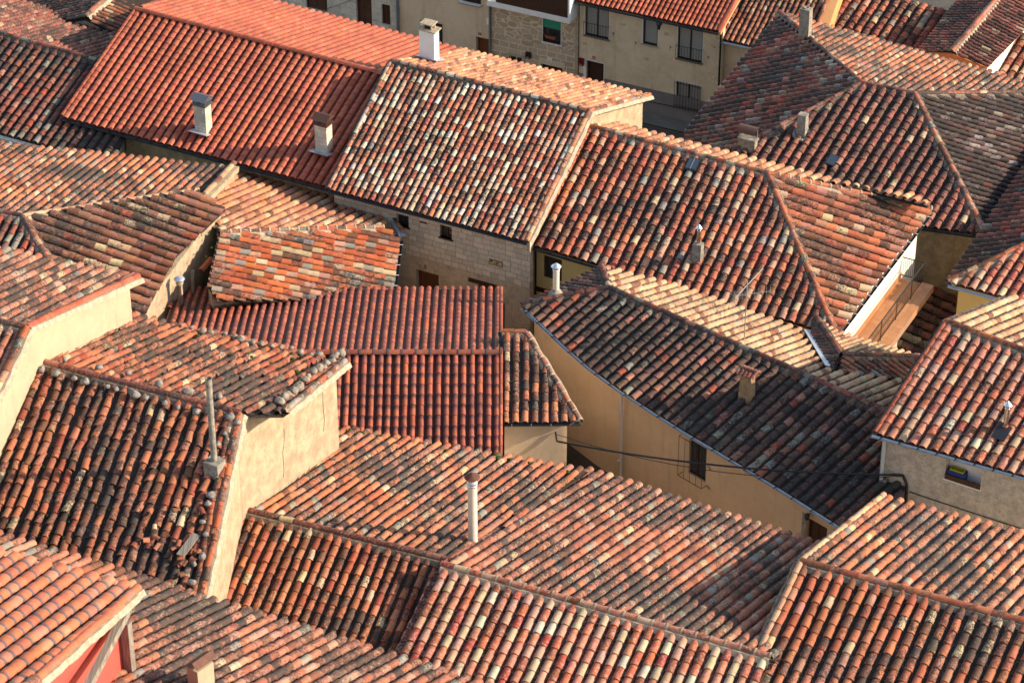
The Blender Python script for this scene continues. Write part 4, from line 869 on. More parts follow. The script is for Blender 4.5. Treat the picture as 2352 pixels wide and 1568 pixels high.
for k in range(16): a = 6.28 * k / 16; mb.blob(c - g * .21 + f * .18 + g * .34 * math.cos(a) + f * .31 * math.sin(a) + Z3 * (.16 + .12 * math.sin(a) - .03 * math.cos(a)), .13, k, .6)
mb.build('mortar_skirt', M['concrete'], ch)
c = Pn_.hit(1732, 356); ch, top, g, f = chimney(hP, c, .78, .32, .62, M['rubble_chim'], below=1.6); ch['label'] = 'low wide chimney under a curved brown metal hood'
k = MB(); m = sum(top) / 4; k.cbox(m + Z3 * .03, g * .86, f * .40, Z3 * .07)
for a in (-1, 1):
    for b in (-1, 1): k.cbox(m + g * .36 * a + f * .15 * b + Z3 * .24, g * .03, f * .03, Z3 * .42)
for i in range(8):
    t0, t1 = math.pi * i / 8, math.pi * (i + 1) / 8; pa = m + Z3 * (.40 + .20 * math.sin(t0)) - f * .30 * math.cos(t0); pb = m + Z3 * (.40 + .20 * math.sin(t1)) - f * .30 * math.cos(t1)
    k.box(pa - g * .44, g * .88, pb - pa, Z3 * .012, mat=1)
k.build('chimney_cap', [M['concrete'], M['cap_brown']], ch)
c = Pn_.hit(1912, 374); f_ = MB(); sx = np.cross(d3, Pn_.n); f_.cbox(c + Pn_.n * .16, sx * .46, d3 * .6, Pn_.n * .08); sl = f_.build('skylight', M['black_frame'], hP); gl = MB(); gl.cbox(c + Pn_.n * .205, sx * .38, d3 * .52, Pn_.n * .012); gl.build('pane', M['glass_sky'], sl)

# ---- Q: right edge hip ---------------------------------------------------------
hQr = house('house at the right edge with a lichened hip roof and blue metal gutter', 2290, 600)
ZQ = 4.2; e0, e1 = at(2176, 650, ZQ), at(2440, 722, ZQ); Qn = ridge_plane((2176, 650), (2440, 722), ZQ, 22, 'near')
hipq = Qn.hit(2352, 567); l1 = at(2352, 390, ZQ); Ql = three(e0, hipq, l1)
_, P, dq, _ = roof_slope(hQr, 'roof_slope', Qn, [(2180, 649), (2440, 720), (2460, 520), (2352, 566)], ((2180, 649), (2352, 692), 8.2), .44, 'fresh', ((2300, 600), (2255, 668)))
_, P2, dl, _ = roof_slope(hQr, 'roof_slope', Ql, [(2180, 649), (2352, 566), (2460, 513), (2460, 232), (2352, 390)], ((2180, 645), (2352, 393), 22), .44, 'grime')
ridge_tiles(hQr, [P[0], P[3]], .46, .12, 'rusty', bedmat=M['mortar_light']); ridge_tiles(hQr, [P[3], P[2]], .46, .12, 'rusty', bedmat=M['mortar_light'])
gutter(hQr, [P[0] + dq * .1 - xv * 0, P[1] + dq * .1], M['zinc_blue'], .085, straps=False); gutter(hQr, [P2[4] + dl * .08, P2[0] + dl * .08], M['zinc_blue'], .07, straps=False)
walls(hQr, M['yellow'], [(Qn, P, 'exxx'), (Ql, P2, 'xxxxe')])

# ---- R: low roof in the shade of the lane ---------------------------------------
hR = house('low roof of dark old tiles deep in the shade between the terrace and its neighbour', 2150, 720)
Rp = dir_plane(at(2110, 740, .2), (2135, 484), (1920, 770), 16, (1, 0, 0))
_, P, _, _ = roof_slope(hR, 'roof_slope', Rp, [(2040, 700), (2098, 575), (2290, 640), (2200, 860), (2010, 850)], ((2135, 484), (1920, 770), 17), .42, 'mossy', ((2100, 680), (2200, 724)))
walls(hR, M['cream_rough'], [(Rp, P, 'vvevv')])

# ---- O: roofs along the top right ------------------------------------------------
wT = WF(at(1475, 258, ZT), at(1475, 258, ZT) + np.array([math.cos(A_ST), math.sin(A_ST), 0]))
z4 = wT.hit(1571, 46)[1]
eA, eB = wT.p(wT.hit(1378, 0)[0] - 1.4, z4, .42), wT.p(wT.hit(1658, 63)[0], z4, .42)
h22 = house('beige rendered house number 22 with dark windows and a red tile roof', 1500, 110)
O4 = Plane(eA, wT.n * math.sin(R(21)) + Z3 * math.cos(R(21))); upv = unit(-wT.n + Z3 * math.tan(R(21)))
P4_ = [eA, eB, eB + upv * 5.5 + wT.x * .2, eA + upv * 5.5]
_, P, d4, x4 = roof_slope(h22, 'roof_slope', O4, P4_, .262, .36, 'plain22' if 'plain22' in STY else 'plainridge')
gutter(h22, [P[0] + d4 * .08, P[1] + d4 * .08], M['gutter_dark'], .07, straps=False)
vg = ridge_tiles(h22, [P[1], P[2]], .42, .15, 'plainridge', name='verge_tiles', bed=False, j=.3, lift=.04)
mb = MB(); mb.box(P[1] - upv * .0 - Z3 * .16, wT.x * .12, P[2] - P[1], Z3 * .14); mb.build('verge_board', M['orange_wall'], h22)
xl, xr = wT.hit(1330, 120)[0], wT.hit(1657, 160)[0]
r_ = lambda *q: wT.rect(*q)
wa, wb_, wc_ = r_(1345, 4, 1398, 92), r_(1478, 35, 1510, 107), r_(1558, 56, 1612, 146); dr = r_(1347, 138, 1386, 196); dr = (dr[0], ZT, dr[2], dr[3]); gw = r_(1554, 186, 1607, 256)
facade(h22, wT, xl, xr, ZB, z4 + .1, [wa, wb_, wc_, dr, gw], M['beige22'], .3)
mb = MB(); mb.box(wT.p(xl + .02, ZB, -.8), wT.x * (xr - xl - .04), wT.n * -5, Z3 * (z4 - .1 - ZB)); mb.build('rear_wall', M['beige22'], h22)
for w_ in (wa, wc_):
    w = window(h22, wT, w_, M['black_frame'], M['blind'], .14, 1, 0, .065, sill=M['mortar_light'], trim=M['white'], sillout=.08)
    railing(w, wT, w_[0] - .03, w_[2] + .05, w_[1] + .02, w_[1] + (w_[3] - w_[1]) * .42, .16, 9, r=.010)
w = window(h22, wT, wb_, M['black_frame'], M['blind'], .14, 0, 0, .075, sill=M['mortar_light'], trim=M['white'], sillout=.08)
door(h22, wT, dr, M['wood_dark'], .2, 1)
tr = MB(); wbox(tr, wT, dr[0] - .04, dr[3], dr[2] + .04, dr[3] + .035, -.02, .012); wbox(tr, wT, dr[2], ZT, dr[2] + .035, dr[3], -.02, .012); wbox(tr, wT, dr[0] - .16, ZT, dr[0], dr[3], -.02, .008); tr.build('door_surround', M['white'], h22)
w = window(h22, wT, gw, M['black_frame'], M['blind'], .14, 1, 0, .06, trim=M['white'], name='window')
g = MB()
for z in (gw[1] + .1, gw[3] - .06): g.tube([wT.p(gw[0] - .08, z, .10), wT.p(gw[2] + .08, z, .10)], .014, 5)
for k in range(10): x = gw[0] - .06 + (gw[2] - gw[0] + .12) * k / 9; g.tube([wT.p(x, gw[1] - .12, .10), wT.p(x, gw[3] + .08, .10)], .011, 5)
g.build('window_grille', M['iron'], w)
pl_ = MB(); zpl = wT.hit(1500, 206)[1]; wbox(pl_, wT, dr[2] + .04, ZB, xr, zpl, -.02, .025); wbox(pl_, wT, xl, ZB, dr[0] - .17, zpl, -.02, .025); pl_.build('plinth', M['plinth'], h22)
pipe(h22, [wT.p(xr - .06, z4 - .1, .12), wT.p(xr - .06, ZT + .1, .12)], .05, M['iron'])
for (u, v, s) in ((1431, 56, .16), (1533, 79, .18), (1485, 136, .15), (1640, 107, .19), (1632, 170, .18), (1343, 100, .14)):
    x, z = wT.hit(u, v); mb = MB(); n_ = 9; pts2 = [(x + s * rnd.uniform(.8, 1.2) * math.cos(6.28 * k / n_), z + .55 * s * rnd.uniform(.8, 1.2) * math.sin(6.28 * k / n_)) for k in range(n_)]
    mb.add([wT.p(a, b, .008) for a, b in pts2] + [wT.p(a, b, -.02) for a, b in pts2], [tuple(range(n_))] + [(k, (k + 1) % n_, n_ + (k + 1) % n_, n_ + k) for k in range(n_)]); mb.build('exposed_stone', M['ashlar_rough'], h22)
for (u, v) in ((1409, 78), (1460, 99), (1540, 110), (1627, 133)):
    x, z = wT.hit(u, v); mb = MB(); mb.tube([wT.p(x - .04, z + .09, .02), wT.p(x + .02, z, .03), wT.p(x - .03, z - .1, .02)], .012, 5); mb.tube([wT.p(x + .05, z + .07, .02), wT.p(x, z, .03)], .012, 5); mb.build('wall_anchor', M['iron'], h22)

# T3: rubble house with the white balcony
h24 = house('rubble stone house number 24 with a white balcony and a green blind', 1230, 90)
x0, x1 = wT.hit(1130, 100)[0], wT.hit(1329, 100)[0]; wt3 = WF(wT.p(0, 0, .05), wT.p(1, 0, .05)); zt3 = ZT + 6.3
gwin = wt3.rect(1247, 30, 1288, 104); swin = wt3.rect(1170, 127, 1199, 160); d24 = wt3.rect(1243, 146, 1291, 200); d24 = (d24[0], ZT, d24[2], d24[3]); zsp = wt3.hit(1230, 100)[1]
facade(h24, wt3, x0, x1, zsp, zt3, [gwin], M['rubble'], .3, name='wall')
facade(h24, wt3, x0, x1, ZB, zsp, [swin, d24], M['bigstone'], .3, name='wall')
mb = MB(); wbox(mb, wt3, x1 - .16, ZB, x1 - .0, zt3, -.2, .02); mb.build('corner_render', M['mortar_light'], h24)
w = window(h24, wt3, gwin, M['wood_dark'], M['glass'], .16, 1, 0, .07, sill=M['white'], trim=M['white'])
b = MB(); wbox(b, wt3, gwin[0] + .02, gwin[1] + (gwin[3] - gwin[1]) * .52, gwin[2] - .02, gwin[3], -.06, .0); b.build('green_blind', M['green_blind'], w)
railing(w, wt3, gwin[0] + .02, gwin[2] - .02, gwin[1] + .03, gwin[1] + .35, -.03, 6, r=.009)
window(h24, wt3, swin, M['white'], M['glass'], .16, 1, 0, .03); sm_ = MB(); a = .14
for q in ((swin[0] - a, swin[1], swin[0], swin[3] + a), (swin[2], swin[1], swin[2] + a, swin[3] + a), (swin[0], swin[3], swin[2], swin[3] + a)): wbox(sm_, wt3, *q, -.05, .025)
sm_.build('stone_surround', M['mortar_light'], h24); door(h24, wt3, d24, M['wood_dark'], .25, 2)
lt = MB(); wbox(lt, wt3, d24[0] - .12, d24[3], d24[2] + .14, d24[3] + .34, -.1, .02); lt.build('lintel', M['beige'], h24)
zb_ = wt3.hit(1310, 66)[1]; ox = .95; xb0, xb1 = x0 - .18, x1 - .12
wo = WF(wt3.p(0, 0, ox), wt3.p(1, 0, ox)); ba = wo.hit(1118, 14); bb = wo.hit(1308, 55); zb_ = (ba[1] + bb[1]) / 2
bal = MB(); wbox(bal, wt3, ba[0], zb_, bb[0], zb_ + .30, 0, ox); bo = bal.build('balcony', M['white'], h24)
bp = MB(); wbox(bp, wt3, ba[0] + .5, zb_ + .303, bb[0] - .12, zb_ + 1.5, ox - .12, ox - .02); bp.build('balcony_boarding', M['wood_dark'], bo)
for xq in (bb[0] - .1, ba[0]): br = MB(); wbox(br, wt3, xq, zb_ + .303, xq + .1, zb_ + 2.4, 0, ox); br.build('balcony_end_wall', M['white'], bo)
pipe(h24, [wt3.p(x0 - .05, ZT + 5.3, .1), wt3.p(x0 - .05, ZT + .2, .1)], .055, M['blue_pipe'])
mb = MB(); mb.box(wt3.p(x0 + .01, ZB, -.35), wt3.x * (x1 - x0 - .02), wt3.n * -5, Z3 * (zt3 - ZB)); mb.build('rear_wall', M['rubble'], h24)

# T2: house 26
h26 = house('plain beige house number 26 with a wooden door and caged window', 1020, 60)
x0, x1 = wT.hit(918, 50)[0], wT.hit(1127, 50)[0]; wt2 = WF(wT.p(0, 0, .02), wT.p(1, 0, .02))
d26 = wt2.rect(1093, 84, 1124, 140); d26 = (d26[0], ZT, d26[2], d26[3]); tw = wt2.rect(1060, -30, 1105, 11); bw = wt2.rect(969, 46, 1017, 110); bw = (bw[0], bw[3] - 1.3, bw[2], bw[3])
facade(h26, wt2, x0, x1, ZB, ZT + 7.4, [d26, tw, bw], M['beige'], .3); door(h26, wt2, d26, M['wood'], .28, 1)
w = window(h26, wt2, tw, M['wood_dark'], M['wood_dark'], .14, 1, 0, .06, sill=M['white'], sillout=.2)
g = MB()
for z in (tw[1] - .04, tw[1] + .35): g.tube([wt2.p(tw[0] - .06, z, 0), wt2.p(tw[0] - .06, z, .24), wt2.p(tw[2] + .06, z, .24), wt2.p(tw[2] + .06, z, 0)], .013, 5)
g.build('window_guard', M['iron'], w)
w = window(h26, wt2, bw, M['wood_dark'], M['glass'], .14, 1, 0, .06)
g = MB()
for k in range(7): x = bw[0] + (bw[2] - bw[0]) * k / 6; g.tube([wt2.p(x, bw[1] - .1, .12), wt2.p(x, bw[3] + .06 + .05 * math.sin(math.pi * k / 6), .12)], .014, 5)
for z in (bw[1], bw[3]): g.tube([wt2.p(bw[0] - .05, z, .12), wt2.p(bw[2] + .05, z, .12)], .014, 5)
g.build('window_grille', M['iron'], w); mb = MB(); mb.box(wt2.p(x0 + .01, ZB, -.8), wt2.x * (x1 - x0 - .02), wt2.n * -4, Z3 * (7.4 + ZT - ZB)); mb.build('rear_wall', M['beige'], h26)
mb = MB(); x, z = wt2.hit(1122, 48); wbox(mb, wt2, x - .08, z - .2, x + .06, z + .2, 0, .08); mb.build('meter_box', M['white'], h26)
# T1: stone house with brown doors
h28 = house('grey stone house with plank doors and a brown shutter at the top of the picture', 800, 20)
x0, x1 = wT.hit(600, 0)[0], wT.hit(917, 50)[0]; wt1 = WF(wT.p(0, 0, .04), wT.p(1, 0, .04))
ga = wt1.rect(700, -60, 752, 30); db = wt1.rect(817, -8, 855, 70); db = (db[0], ZT, db[2], db[3]); wsh = wt1.rect(876, 9, 897, 60)
ga = (ga[0], ga[1], ga[2], ga[3])
facade(h28, wt1, x0, x1, ZB, ZT + 7.4, [ga, db, wsh], M['oldstone'], .3); door(h28, wt1, ga, M['wood_brown'], .15, 2, handle=False); door(h28, wt1, db, M['wood_brown'], .2, 2); window(h28, wt1, wsh, M['wood_brown'], M['wood_brown'], .18, 1, 0, .05, name='shutter_window')
pipe(h28, [wt1.p(x1 - .03, ZT + 5.5, .1), wt1.p(x1 - .03, ZT + .1, .1)], .07, M['blue_pipe']); mb = MB(); mb.box(wt1.p(x0 + .01, ZB, -.8), wt1.x * (x1 - x0 - .02), wt1.n * -4, Z3 * (7.4 + ZT - ZB)); mb.build('rear_wall', M['oldstone'], h28)
# T5 and the roofs beyond
h20 = house('narrow pale house with lichened tiles and an orange rendered gable', 1790, 40)
wt5 = WF(wT.p(0, 0, -.35), wT.p(1, 0, -.35)); x0, x1 = wt5.hit(1656, 150)[0], wt5.hit(1760, 150)[0]; z5 = wt5.hit(1700, 92)[1]
dr5 = wt5.rect(1722, 112, 1750, 160); facade(h20, wt5, x0, x1, ZB, z5 + .1, [dr5], M['beige22'], .3); door(h20, wt5, dr5, M['wood'], .2, 1)
e0, e1 = wt5.p(x0 - .05, z5, .35), wt5.p(x1 + 1.6, z5, .35); O5 = Plane(e0, wT.n * math.sin(R(21)) + Z3 * math.cos(R(21)))
rg = O5.hit(1893, 0); 
_, P, d5, x5 = roof_slope(h20, 'roof_slope', O5, [e0, wt5.p(x1 + .9, z5, .35), O5.hit(1880, 62), O5.hit(1905, 0), O5.hit(1940, -90), O5.hit(1760, -90)], .275, .38, 'mossy', None)
gutter(h20, [P[0] + d5 * .08, P[1] + d5 * .08], M['zinc_blue'], .075, straps=False)
b0, b1 = O5.hit(1876, 72), O5.hit(1925, -70); gm = MB(); ww = np.array([.5, -.2, 0]); gm.prism([(*b0[:2], ZB), (*b1[:2], ZB), (*(b1 + ww)[:2], ZB), (*(b0 + ww)[:2], ZB)], [b0 + Z3 * .12, b1 + Z3 * .12, b1 + ww + Z3 * .12, b0 + ww + Z3 * .12]); gm.build('gable_wall', M['orange_wall'], h20)
ridge_tiles(h20, [b0 + Z3 * .1, b1 + Z3 * .1], .4, .10, 'rusty', name='verge_tiles', bed=False)
mb = MB(); mb.box(wt5.p(x0, ZB, -.8), wt5.x * (x1 - x0 + 1.5), wt5.n * -5, Z3 * (z5 - .1 - ZB)); mb.build('rear_wall', M['beige22'], h20)
h18 = house('long old roof of mixed red and grey tiles behind the big hipped house', 2080, 60)
O3 = ridge_plane((1900, 72), (2352, 196), .2, 21, 'near')
_, P, _, _ = roof_slope(h18, 'roof_slope', O3, [(1870, 80), (1945, -40), (2500, 120), (2500, 260), (2352, 212)], ((1900, 72), (2200, 154), 15.5), .42, 'mixed', ((2100, 20), (2040, 110)))
walls(h18, M['cream_rough'], [(O3, P, 'vvvee')])
h16 = house('projecting wing with a small gabled roof of brown tiles, upper right', 2210, 70)
ax = unit(at(2290, 0, 6) - at(2186, 122, 6)); apx = at(2186, 122, 2.4); far_ = apx + ax * 9; px_ = np.array([ax[1], -ax[0], 0])
Lp = Plane(apx, -px_ * math.sin(R(15)) + Z3 * math.cos(R(15))); Rp_ = Plane(apx, px_ * math.sin(R(17)) + Z3 * math.cos(R(17)))
_, Pl, dl, _ = roof_slope(h16, 'roof_slope', Lp, [apx, far_, Lp.hit(2235, -40), Lp.hit(2112, 120)], .30, .42, 'redold'); _, Pr, drr, _ = roof_slope(h16, 'roof_slope', Rp_, [apx, far_, Rp_.hit(2400, 20), Rp_.hit(2268, 155)], .30, .42, 'redold')
ridge_tiles(h16, [apx, far_], .45, .12, 'rusty', bedmat=M['mortar_light'])
fb = MB()
for a, b in ((Pl[3], apx), (apx, Pr[3])): fb.box(a - Z3 * .26, b - a, -ax * .08, Z3 * .28)
fb.build('brick_fascia', M['brick'], h16); walls(h16, M['white_wall'], [(Lp, Pl, 'xvev'), (Rp_, Pr, 'xvev')])
# ---- F: right house with rough stucco wall --------------------------------------
hF = house('house at the right with warm red tiles, rough grey stucco wall and a steel flue', 2230, 920)
Fn = ridge_plane((2173, 743), (2352, 810), 10.6, 24, 'near'); Ff = ridge_plane((2173, 743), (2352, 810), 10.6, 19, 'far')
_, Pn, dF, xF = roof_slope(hF, 'roof_slope', Fn, [(2173, 743), (2440, 843), (2440, 1117), (2012, 996)], ((2173, 743), (2352, 810), 7.6), .44, 'fresh', ((2173, 743), (2015, 990)))
_, Pf, _, _ = roof_slope(hF, 'roof_slope', Ff, [(2173, 743), (2440, 843), (2560, 752), (2316, 684)], ((2173, 743), (2352, 810), 7.6), .42, 'palebuff', ((2173, 743), (2314, 685)))
ridge_tiles(hF, [Pn[0], Pn[1]], .46, .13, 'rusty'); ridge_tiles(hF, [Pn[0], Pn[3]], .40, .09, 'plainridge', name='verge_tiles', bedmat=M['mortar_dark'])
wF = WF(Pn[3], Pn[2], .35); ztop = Pn[3][2] + .03; wn = wF.rect(2174, 1052, 2251, 1124); 
facade(hF, wF, .12, wF.len, ZB, ztop, [wn], M['grey_rough'], .35, z1b=Pn[2][2] + .03)
walls(hF, M['grey_rough'], [(Fn, Pn, 'rxfv'), (Ff, Pf, 'rxev')])
nb = MB(); wbox(nb, wF, wn[0], wn[1], wn[2], wn[3] + .0, -.36, -.34); nb.build('window_niche', M['white'], hF)
fr = MB(); wbox(fr, wF, wn[0] + .01, wn[1] + .0, wn[2] - .01, wn[1] + .2, -.02, .03); fr.build('window_box', M['wood_brown'], hF); sl = MB(); wbox(sl, wF, wn[0] - .04, wn[1] - .06, wn[2] + .04, wn[1], -.05, .02); sl.build('sill', M['white'], hF)
gutter(hF, [Pn[3] + dF * .1 - wF.x * .12, Pn[2] + dF * .1], M['zinc'], .075, drop=.02, strapmat=M['iron'])
pipe(hF, [wF.p(.25, ztop - .1, .1), wF.p(.25, 1.5, .1)], .06, M['grey_pipe'])
cr = thing('crate', 'yellow crate inside a blue plastic box in the window niche of the grey stucco house', 'crate', wF.p(*[(wn[0] + wn[2]) / 2 - .15, wn[1] + .06], -.2))
def tray(x0, x1, z0, z1, o0, o1, nm, mat, th=.025):
    t = MB(); wbox(t, wF, x0, z0, x1, z0 + th, o0, o1); wbox(t, wF, x0, z0 + th, x0 + th, z1, o0, o1); wbox(t, wF, x1 - th, z0 + th, x1, z1, o0, o1); wbox(t, wF, x0 + th, z0 + th, x1 - th, z1, o0, o0 + th); wbox(t, wF, x0 + th, z0 + th, x1 - th, z1, o1 - th, o1); return t.build(nm, mat, cr)
xm = wn[0]; tray(xm + .06, xm + .72, wn[1] + .02, wn[1] + .36, -.33, -.03, 'box', M['blue_plastic']); tray(xm + .13, xm + .65, wn[1] + .1, wn[1] + .42, -.29, -.07, 'basket', M['yellow_plastic'])
c = Fn.hit(2308, 990); fl = cowl(hF, c, 1.02, .085, M['steel'], M['galv'], .15); mb = MB(); mb.lathe(c, [(.17, -.1), (.15, .12), (.10, .2)], 14); mb.build('flue_boot', M['iron'], fl); mb = MB(); mb.lathe(c, [(.092, .2), (.1, .22), (.1, .27), (.09, .29)], 14); mb.build('sealing_ring', M['brick'], fl)
mb = MB(); sx = np.cross(dF, Fn.n); mb.cbox(c + Fn.n * .20 + dF * .18, sx * .5, dF * .62, Fn.n * .02); mb.build('flashing', M['gutter_dark'], fl)

# ---- I: long sunny slope ---------------------------------------------------------
hI = house('long low house with ochre roll tiles and a tall cream flue with rusty cap', 880, 1130)
In = ridge_plane((554, 1173), (1040, 1294), 10.4, 21, 'near'); If = ridge_plane((554, 1173), (1040, 1294), 10.4, 14, 'far')
_, Pn, _, _ = roof_slope(hI, 'roof_slope', In, [(554, 1173), (1044, 1295), (905, 1570), (455, 1450)], ((554, 1173), (1040, 1294), 21.5), .42, 'ruin', ((700, 1240), (655, 1345)), wob=.6)
_, Pf, _, _ = roof_slope(hI, 'roof_slope', If, [(554, 1173), (1044, 1295), (1345, 1084), (785, 985)], ((790, 988), (1340, 1082), 23.5), .42, 'ochre', ((800, 1180), (900, 1112)))
ridge_tiles(hI, [Pn[0], Pn[1]], .46, .12, 'redold'); walls(hI, M['cream_rough'], [(In, Pn, 'rvev'), (If, Pf, 'rvev')])
c = If.hit(1086, 1246); fl = cowl(hI, c, 2.55, .155, M['cream_pipe'], M['rust'], .26, n=24); mb = MB(); mb.lathe(c, [(.17, -.1), (.175, .05), (.157, .12)], 24); mb.build('flue_collar', M['cream_pipe'], fl)
mb = MB(); mb.lathe(c + Z3 * 2.31, [(.158, 0), (.178, .015), (.178, .06), (.163, .07), (.163, .1), (.18, .11), (.18, .17), (.158, .19)], 24); mb.build('flue_bands', M['galv'], fl)
# ---- H: front house --------------------------------------------------------------
hH = house('front house with mortared ridge and glossy patchwork of red, cream and brown tiles', 1380, 1400)
Hn = ridge_plane((1016, 1301), (1737, 1505), 10.7, 21, 'near'); Hf = ridge_plane((1016, 1301), (1737, 1505), 10.7, 16, 'far')
_, Pn, _, xH_ = roof_slope(hH, 'roof_slope', Hn, [(1016, 1301), (1770, 1514), (1660, 1740), (845, 1650)], ((1016, 1301), (1737, 1505), 29), .46, 'fresh', ((1016, 1301), (912, 1512)))
_, Pf, _, _ = roof_slope(hH, 'roof_slope', Hf, [(1016, 1301), (1780, 1517), (1985, 1286), (1345, 1079)], ((1340, 1083), (1881, 1257), 23.5), .36, 'rosy', ((1300, 1250), (1400, 1185)))
ridge_tiles(hH, [Pn[0], Pn[1]], .48, .12, 'fresh', joint=True, bedmat=M['mortar_light'], lift=.12)
walls(hH, M['beige'], [(Hn, Pn, 'rvev'), (Hf, Pf, 'rvev')])
# ---- G: front right ---------------------------------------------------------------
hG = house('front right house with thick rust brown roll tiles on both slopes', 2080, 1400)
Gn = ridge_plane((1841, 1294), (2352, 1432), 11.6, 21, 'near'); Gf = ridge_plane((1841, 1294), (2352, 1432), 11.6, 19, 'far')
_, Pn, _, _ = roof_slope(hG, 'roof_slope', Gn, [(1841, 1294), (2450, 1459), (2400, 1760), (1640, 1722)], ((1841, 1294), (2352, 1432), 18.5), .46, 'rusty', ((1841, 1300), (1713, 1568)))
_, Pf, _, _ = roof_slope(hG, 'roof_slope', Gf, [(1841, 1294), (2450, 1459), (2620, 1302), (2029, 1143)], ((2029, 1143), (2352, 1230), 13), .44, 'ochre', ((1841, 1294), (2029, 1147)))
ridge_tiles(hG, [Pn[0], Pn[1]], .48, .13, 'rusty', bedmat=M['mortar']); ridge_tiles(hG, [Pn[0], Pn[3]], .46, .11, 'palebuff', name='verge_tiles', bedmat=M['mortar']); ridge_tiles(hG, [Pf[0], Pf[3]], .46, .11, 'palebuff', name='verge_tiles', bedmat=M['mortar'])
walls(hG, M['beige'], [(Gn, Pn, 'rvev'), (Gf, Pf, 'rvev')])
# ---- J: ruined roof ---------------------------------------------------------------
hJ = house('dilapidated house with broken mossy tiles and a cracked cream gable', 380, 1050)
ZJ = 14.6; Jn = ridge_plane((74, 830), (551, 954), ZJ, 22, 'near'); Jf = ridge_plane((74, 830), (551, 954), ZJ, 18, 'far')
_, Pn, dJ, xJ = roof_slope(hJ, 'roof_slope', Jn, [(-70, 793), (551, 954), (440, 1495), (-120, 1350)], ((74, 830), (551, 954), 20), .40, 'ruin', ((300, 950), (262, 1050)), wob=1.25)
_, Pf, dJf, _ = roof_slope(hJ, 'roof_slope', Jf, [(-70, 793), (551, 954), (652, 952), (792, 836), (336, 735), (90, 672)], ((74, 830), (551, 954), 21), .36, 'ruin', ((400, 880), (500, 832)), wob=1.3)
ridge_tiles(hJ, [Jn.hit(74, 830), Pn[1]], .5, .13, 'redold', j=1.6); ridge_tiles(hJ, [Pf[2], Pf[3]], .42, .11, 'orange', name='verge_tiles', bedmat=M['mortar_light'], h=.1)
ridge_tiles(hJ, [Pn[1] - xJ * .0, Pn[2]], .46, .11, 'orange', name='verge_tiles', bedmat=M['mortar_light'], j=2); ridge_tiles(hJ, [Pn[1] - G_AX * .26, Pn[2] - G_AX * .26], .42, .11, 'ruin', name='verge_tiles', bed=False, j=2)
EDGE['j'] = .14; walls(hJ, M['cream_rough'], [(Jn, Pn, 'rjex'), (Jf, [Pf[0], Pf[1], Pf[3], Pf[4], Pf[5]], 'rjexx')], label='cracked cream gable wall')
wJ = WF(Pf[1], Pf[3], .14); ck = MB()
for pts2 in (((652, 985), (653, 1010), (649, 1040), (652, 1075), (651, 1095)), ((741, 900), (742, 935), (745, 965), (743, 990))):
    q = [wJ.p(*wJ.hit(*p), .004) for p in pts2]
    for a, b in zip(q[:-1], q[1:]): d = unit(b - a); s_ = wJ.x * .018; ck.box(a - s_ / 2 - wJ.n * .01, s_, b - a, wJ.n * .014)
ck.build('crack', M['dark'], hJ)
c = Jn.hit(494, 1108); ch, top, g, f = chimney(hJ, c + np.array([.10, 0, 0]), .52, .46, .62, M['concrete'], below=.9); ch['label'] = 'crumbling concrete chimney base with a long bare pipe'
m = sum(top) / 4; pp = MB(); pp.tube([m - Z3 * .4, m + Z3 * 3.1], .10, 14, caps=False); pp.tube([m + Z3 * 3.08, m + Z3 * 2.7], .088, 14, caps=False); pp.tube([m + Z3 * 2.76, m + Z3 * 3.12], .106, 14, caps=False); pp.build('pipe', M['concrete'], ch); dk = MB(); dk.lathe(m + Z3 * 2.8, [(.001, 0), (.09, 0)], 14); dk.build('pipe_mouth', M['dark'], ch)
# ---- L: cream house, left edge -----------------------------------------------------
hL = house('cream rendered house at the left edge with rosy roll tiles', 120, 690)
ZL = 16.6; Lf = ridge_plane((0, 745), (60, 757), ZL, 17, 'far'); Ln = ridge_plane((0, 745), (60, 757), ZL, 20, 'near')
_, Pf, _, xL = roof_slope(hL, 'roof_slope', Lf, [(-90, 727), (62, 757), (316, 641), (-90, 558)], ((0, 575), (315, 640), 13), .44, 'rosy', ((100, 740), (200, 688)))
_, Pn, _, _ = roof_slope(hL, 'roof_slope', Ln, [(-90, 727), (62, 757), (-22, 935), (-90, 920)], .36, .44, 'rosy', ((62, 757), (-22, 935)))
ridge_tiles(hL, [Pf[1], Pf[2]], .46, .13, 'plainridge', name='verge_tiles', bedmat=M['mortar_light']); ridge_tiles(hL, [Pf[0], Pf[1]], .46, .13, 'ochre', bedmat=M['mortar']); ridge_tiles(hL, [Pn[1], Pn[2]], .46, .13, 'orange', name='verge_tiles', bedmat=M['mortar_light'])
walls(hL, M['cream'], [(Lf, Pf, 'xvex'), (Ln, Pn, 'xvex')])
# ---- K: lower left slope ------------------------------------------------------------
hK = house('foreground house with a sunny slope of pinkish roll tiles and a small brown capped chimney', 500, 1500)
Kf = ridge_plane((0, 1230), (1093, 1568), 13.2, 17, 'far')
_, P, _, xK = roof_slope(hK, 'roof_slope', Kf, [(-90, 1202), (1260, 1620), (1060, 1830), (-90, 1830)], ((0, 1230), (1093, 1568), 41), .44, 'rosyK' if 'rosyK' in STY else 'rosy', ((300, 1500), (400, 1452)))
walls(hK, M['cream'], [(Kf, P, 'exxx')])
c = Kf.hit(457, 1590); ch, top, g, f = chimney(hK, c, .42, .62, .72, M['cream'], az=-40); ch['label'] = 'small cream chimney with folded rusty sheet cap'
k = MB(); m = sum(top) / 4; e = [m + g * a * .27 + f * b * .38 for a, b in ((-1, -1), (1, -1), (1, 1), (-1, 1))]; r0, r1 = m - f * .40 + g * .12 + Z3 * .34, m + f * .40 + g * .12 + Z3 * .34
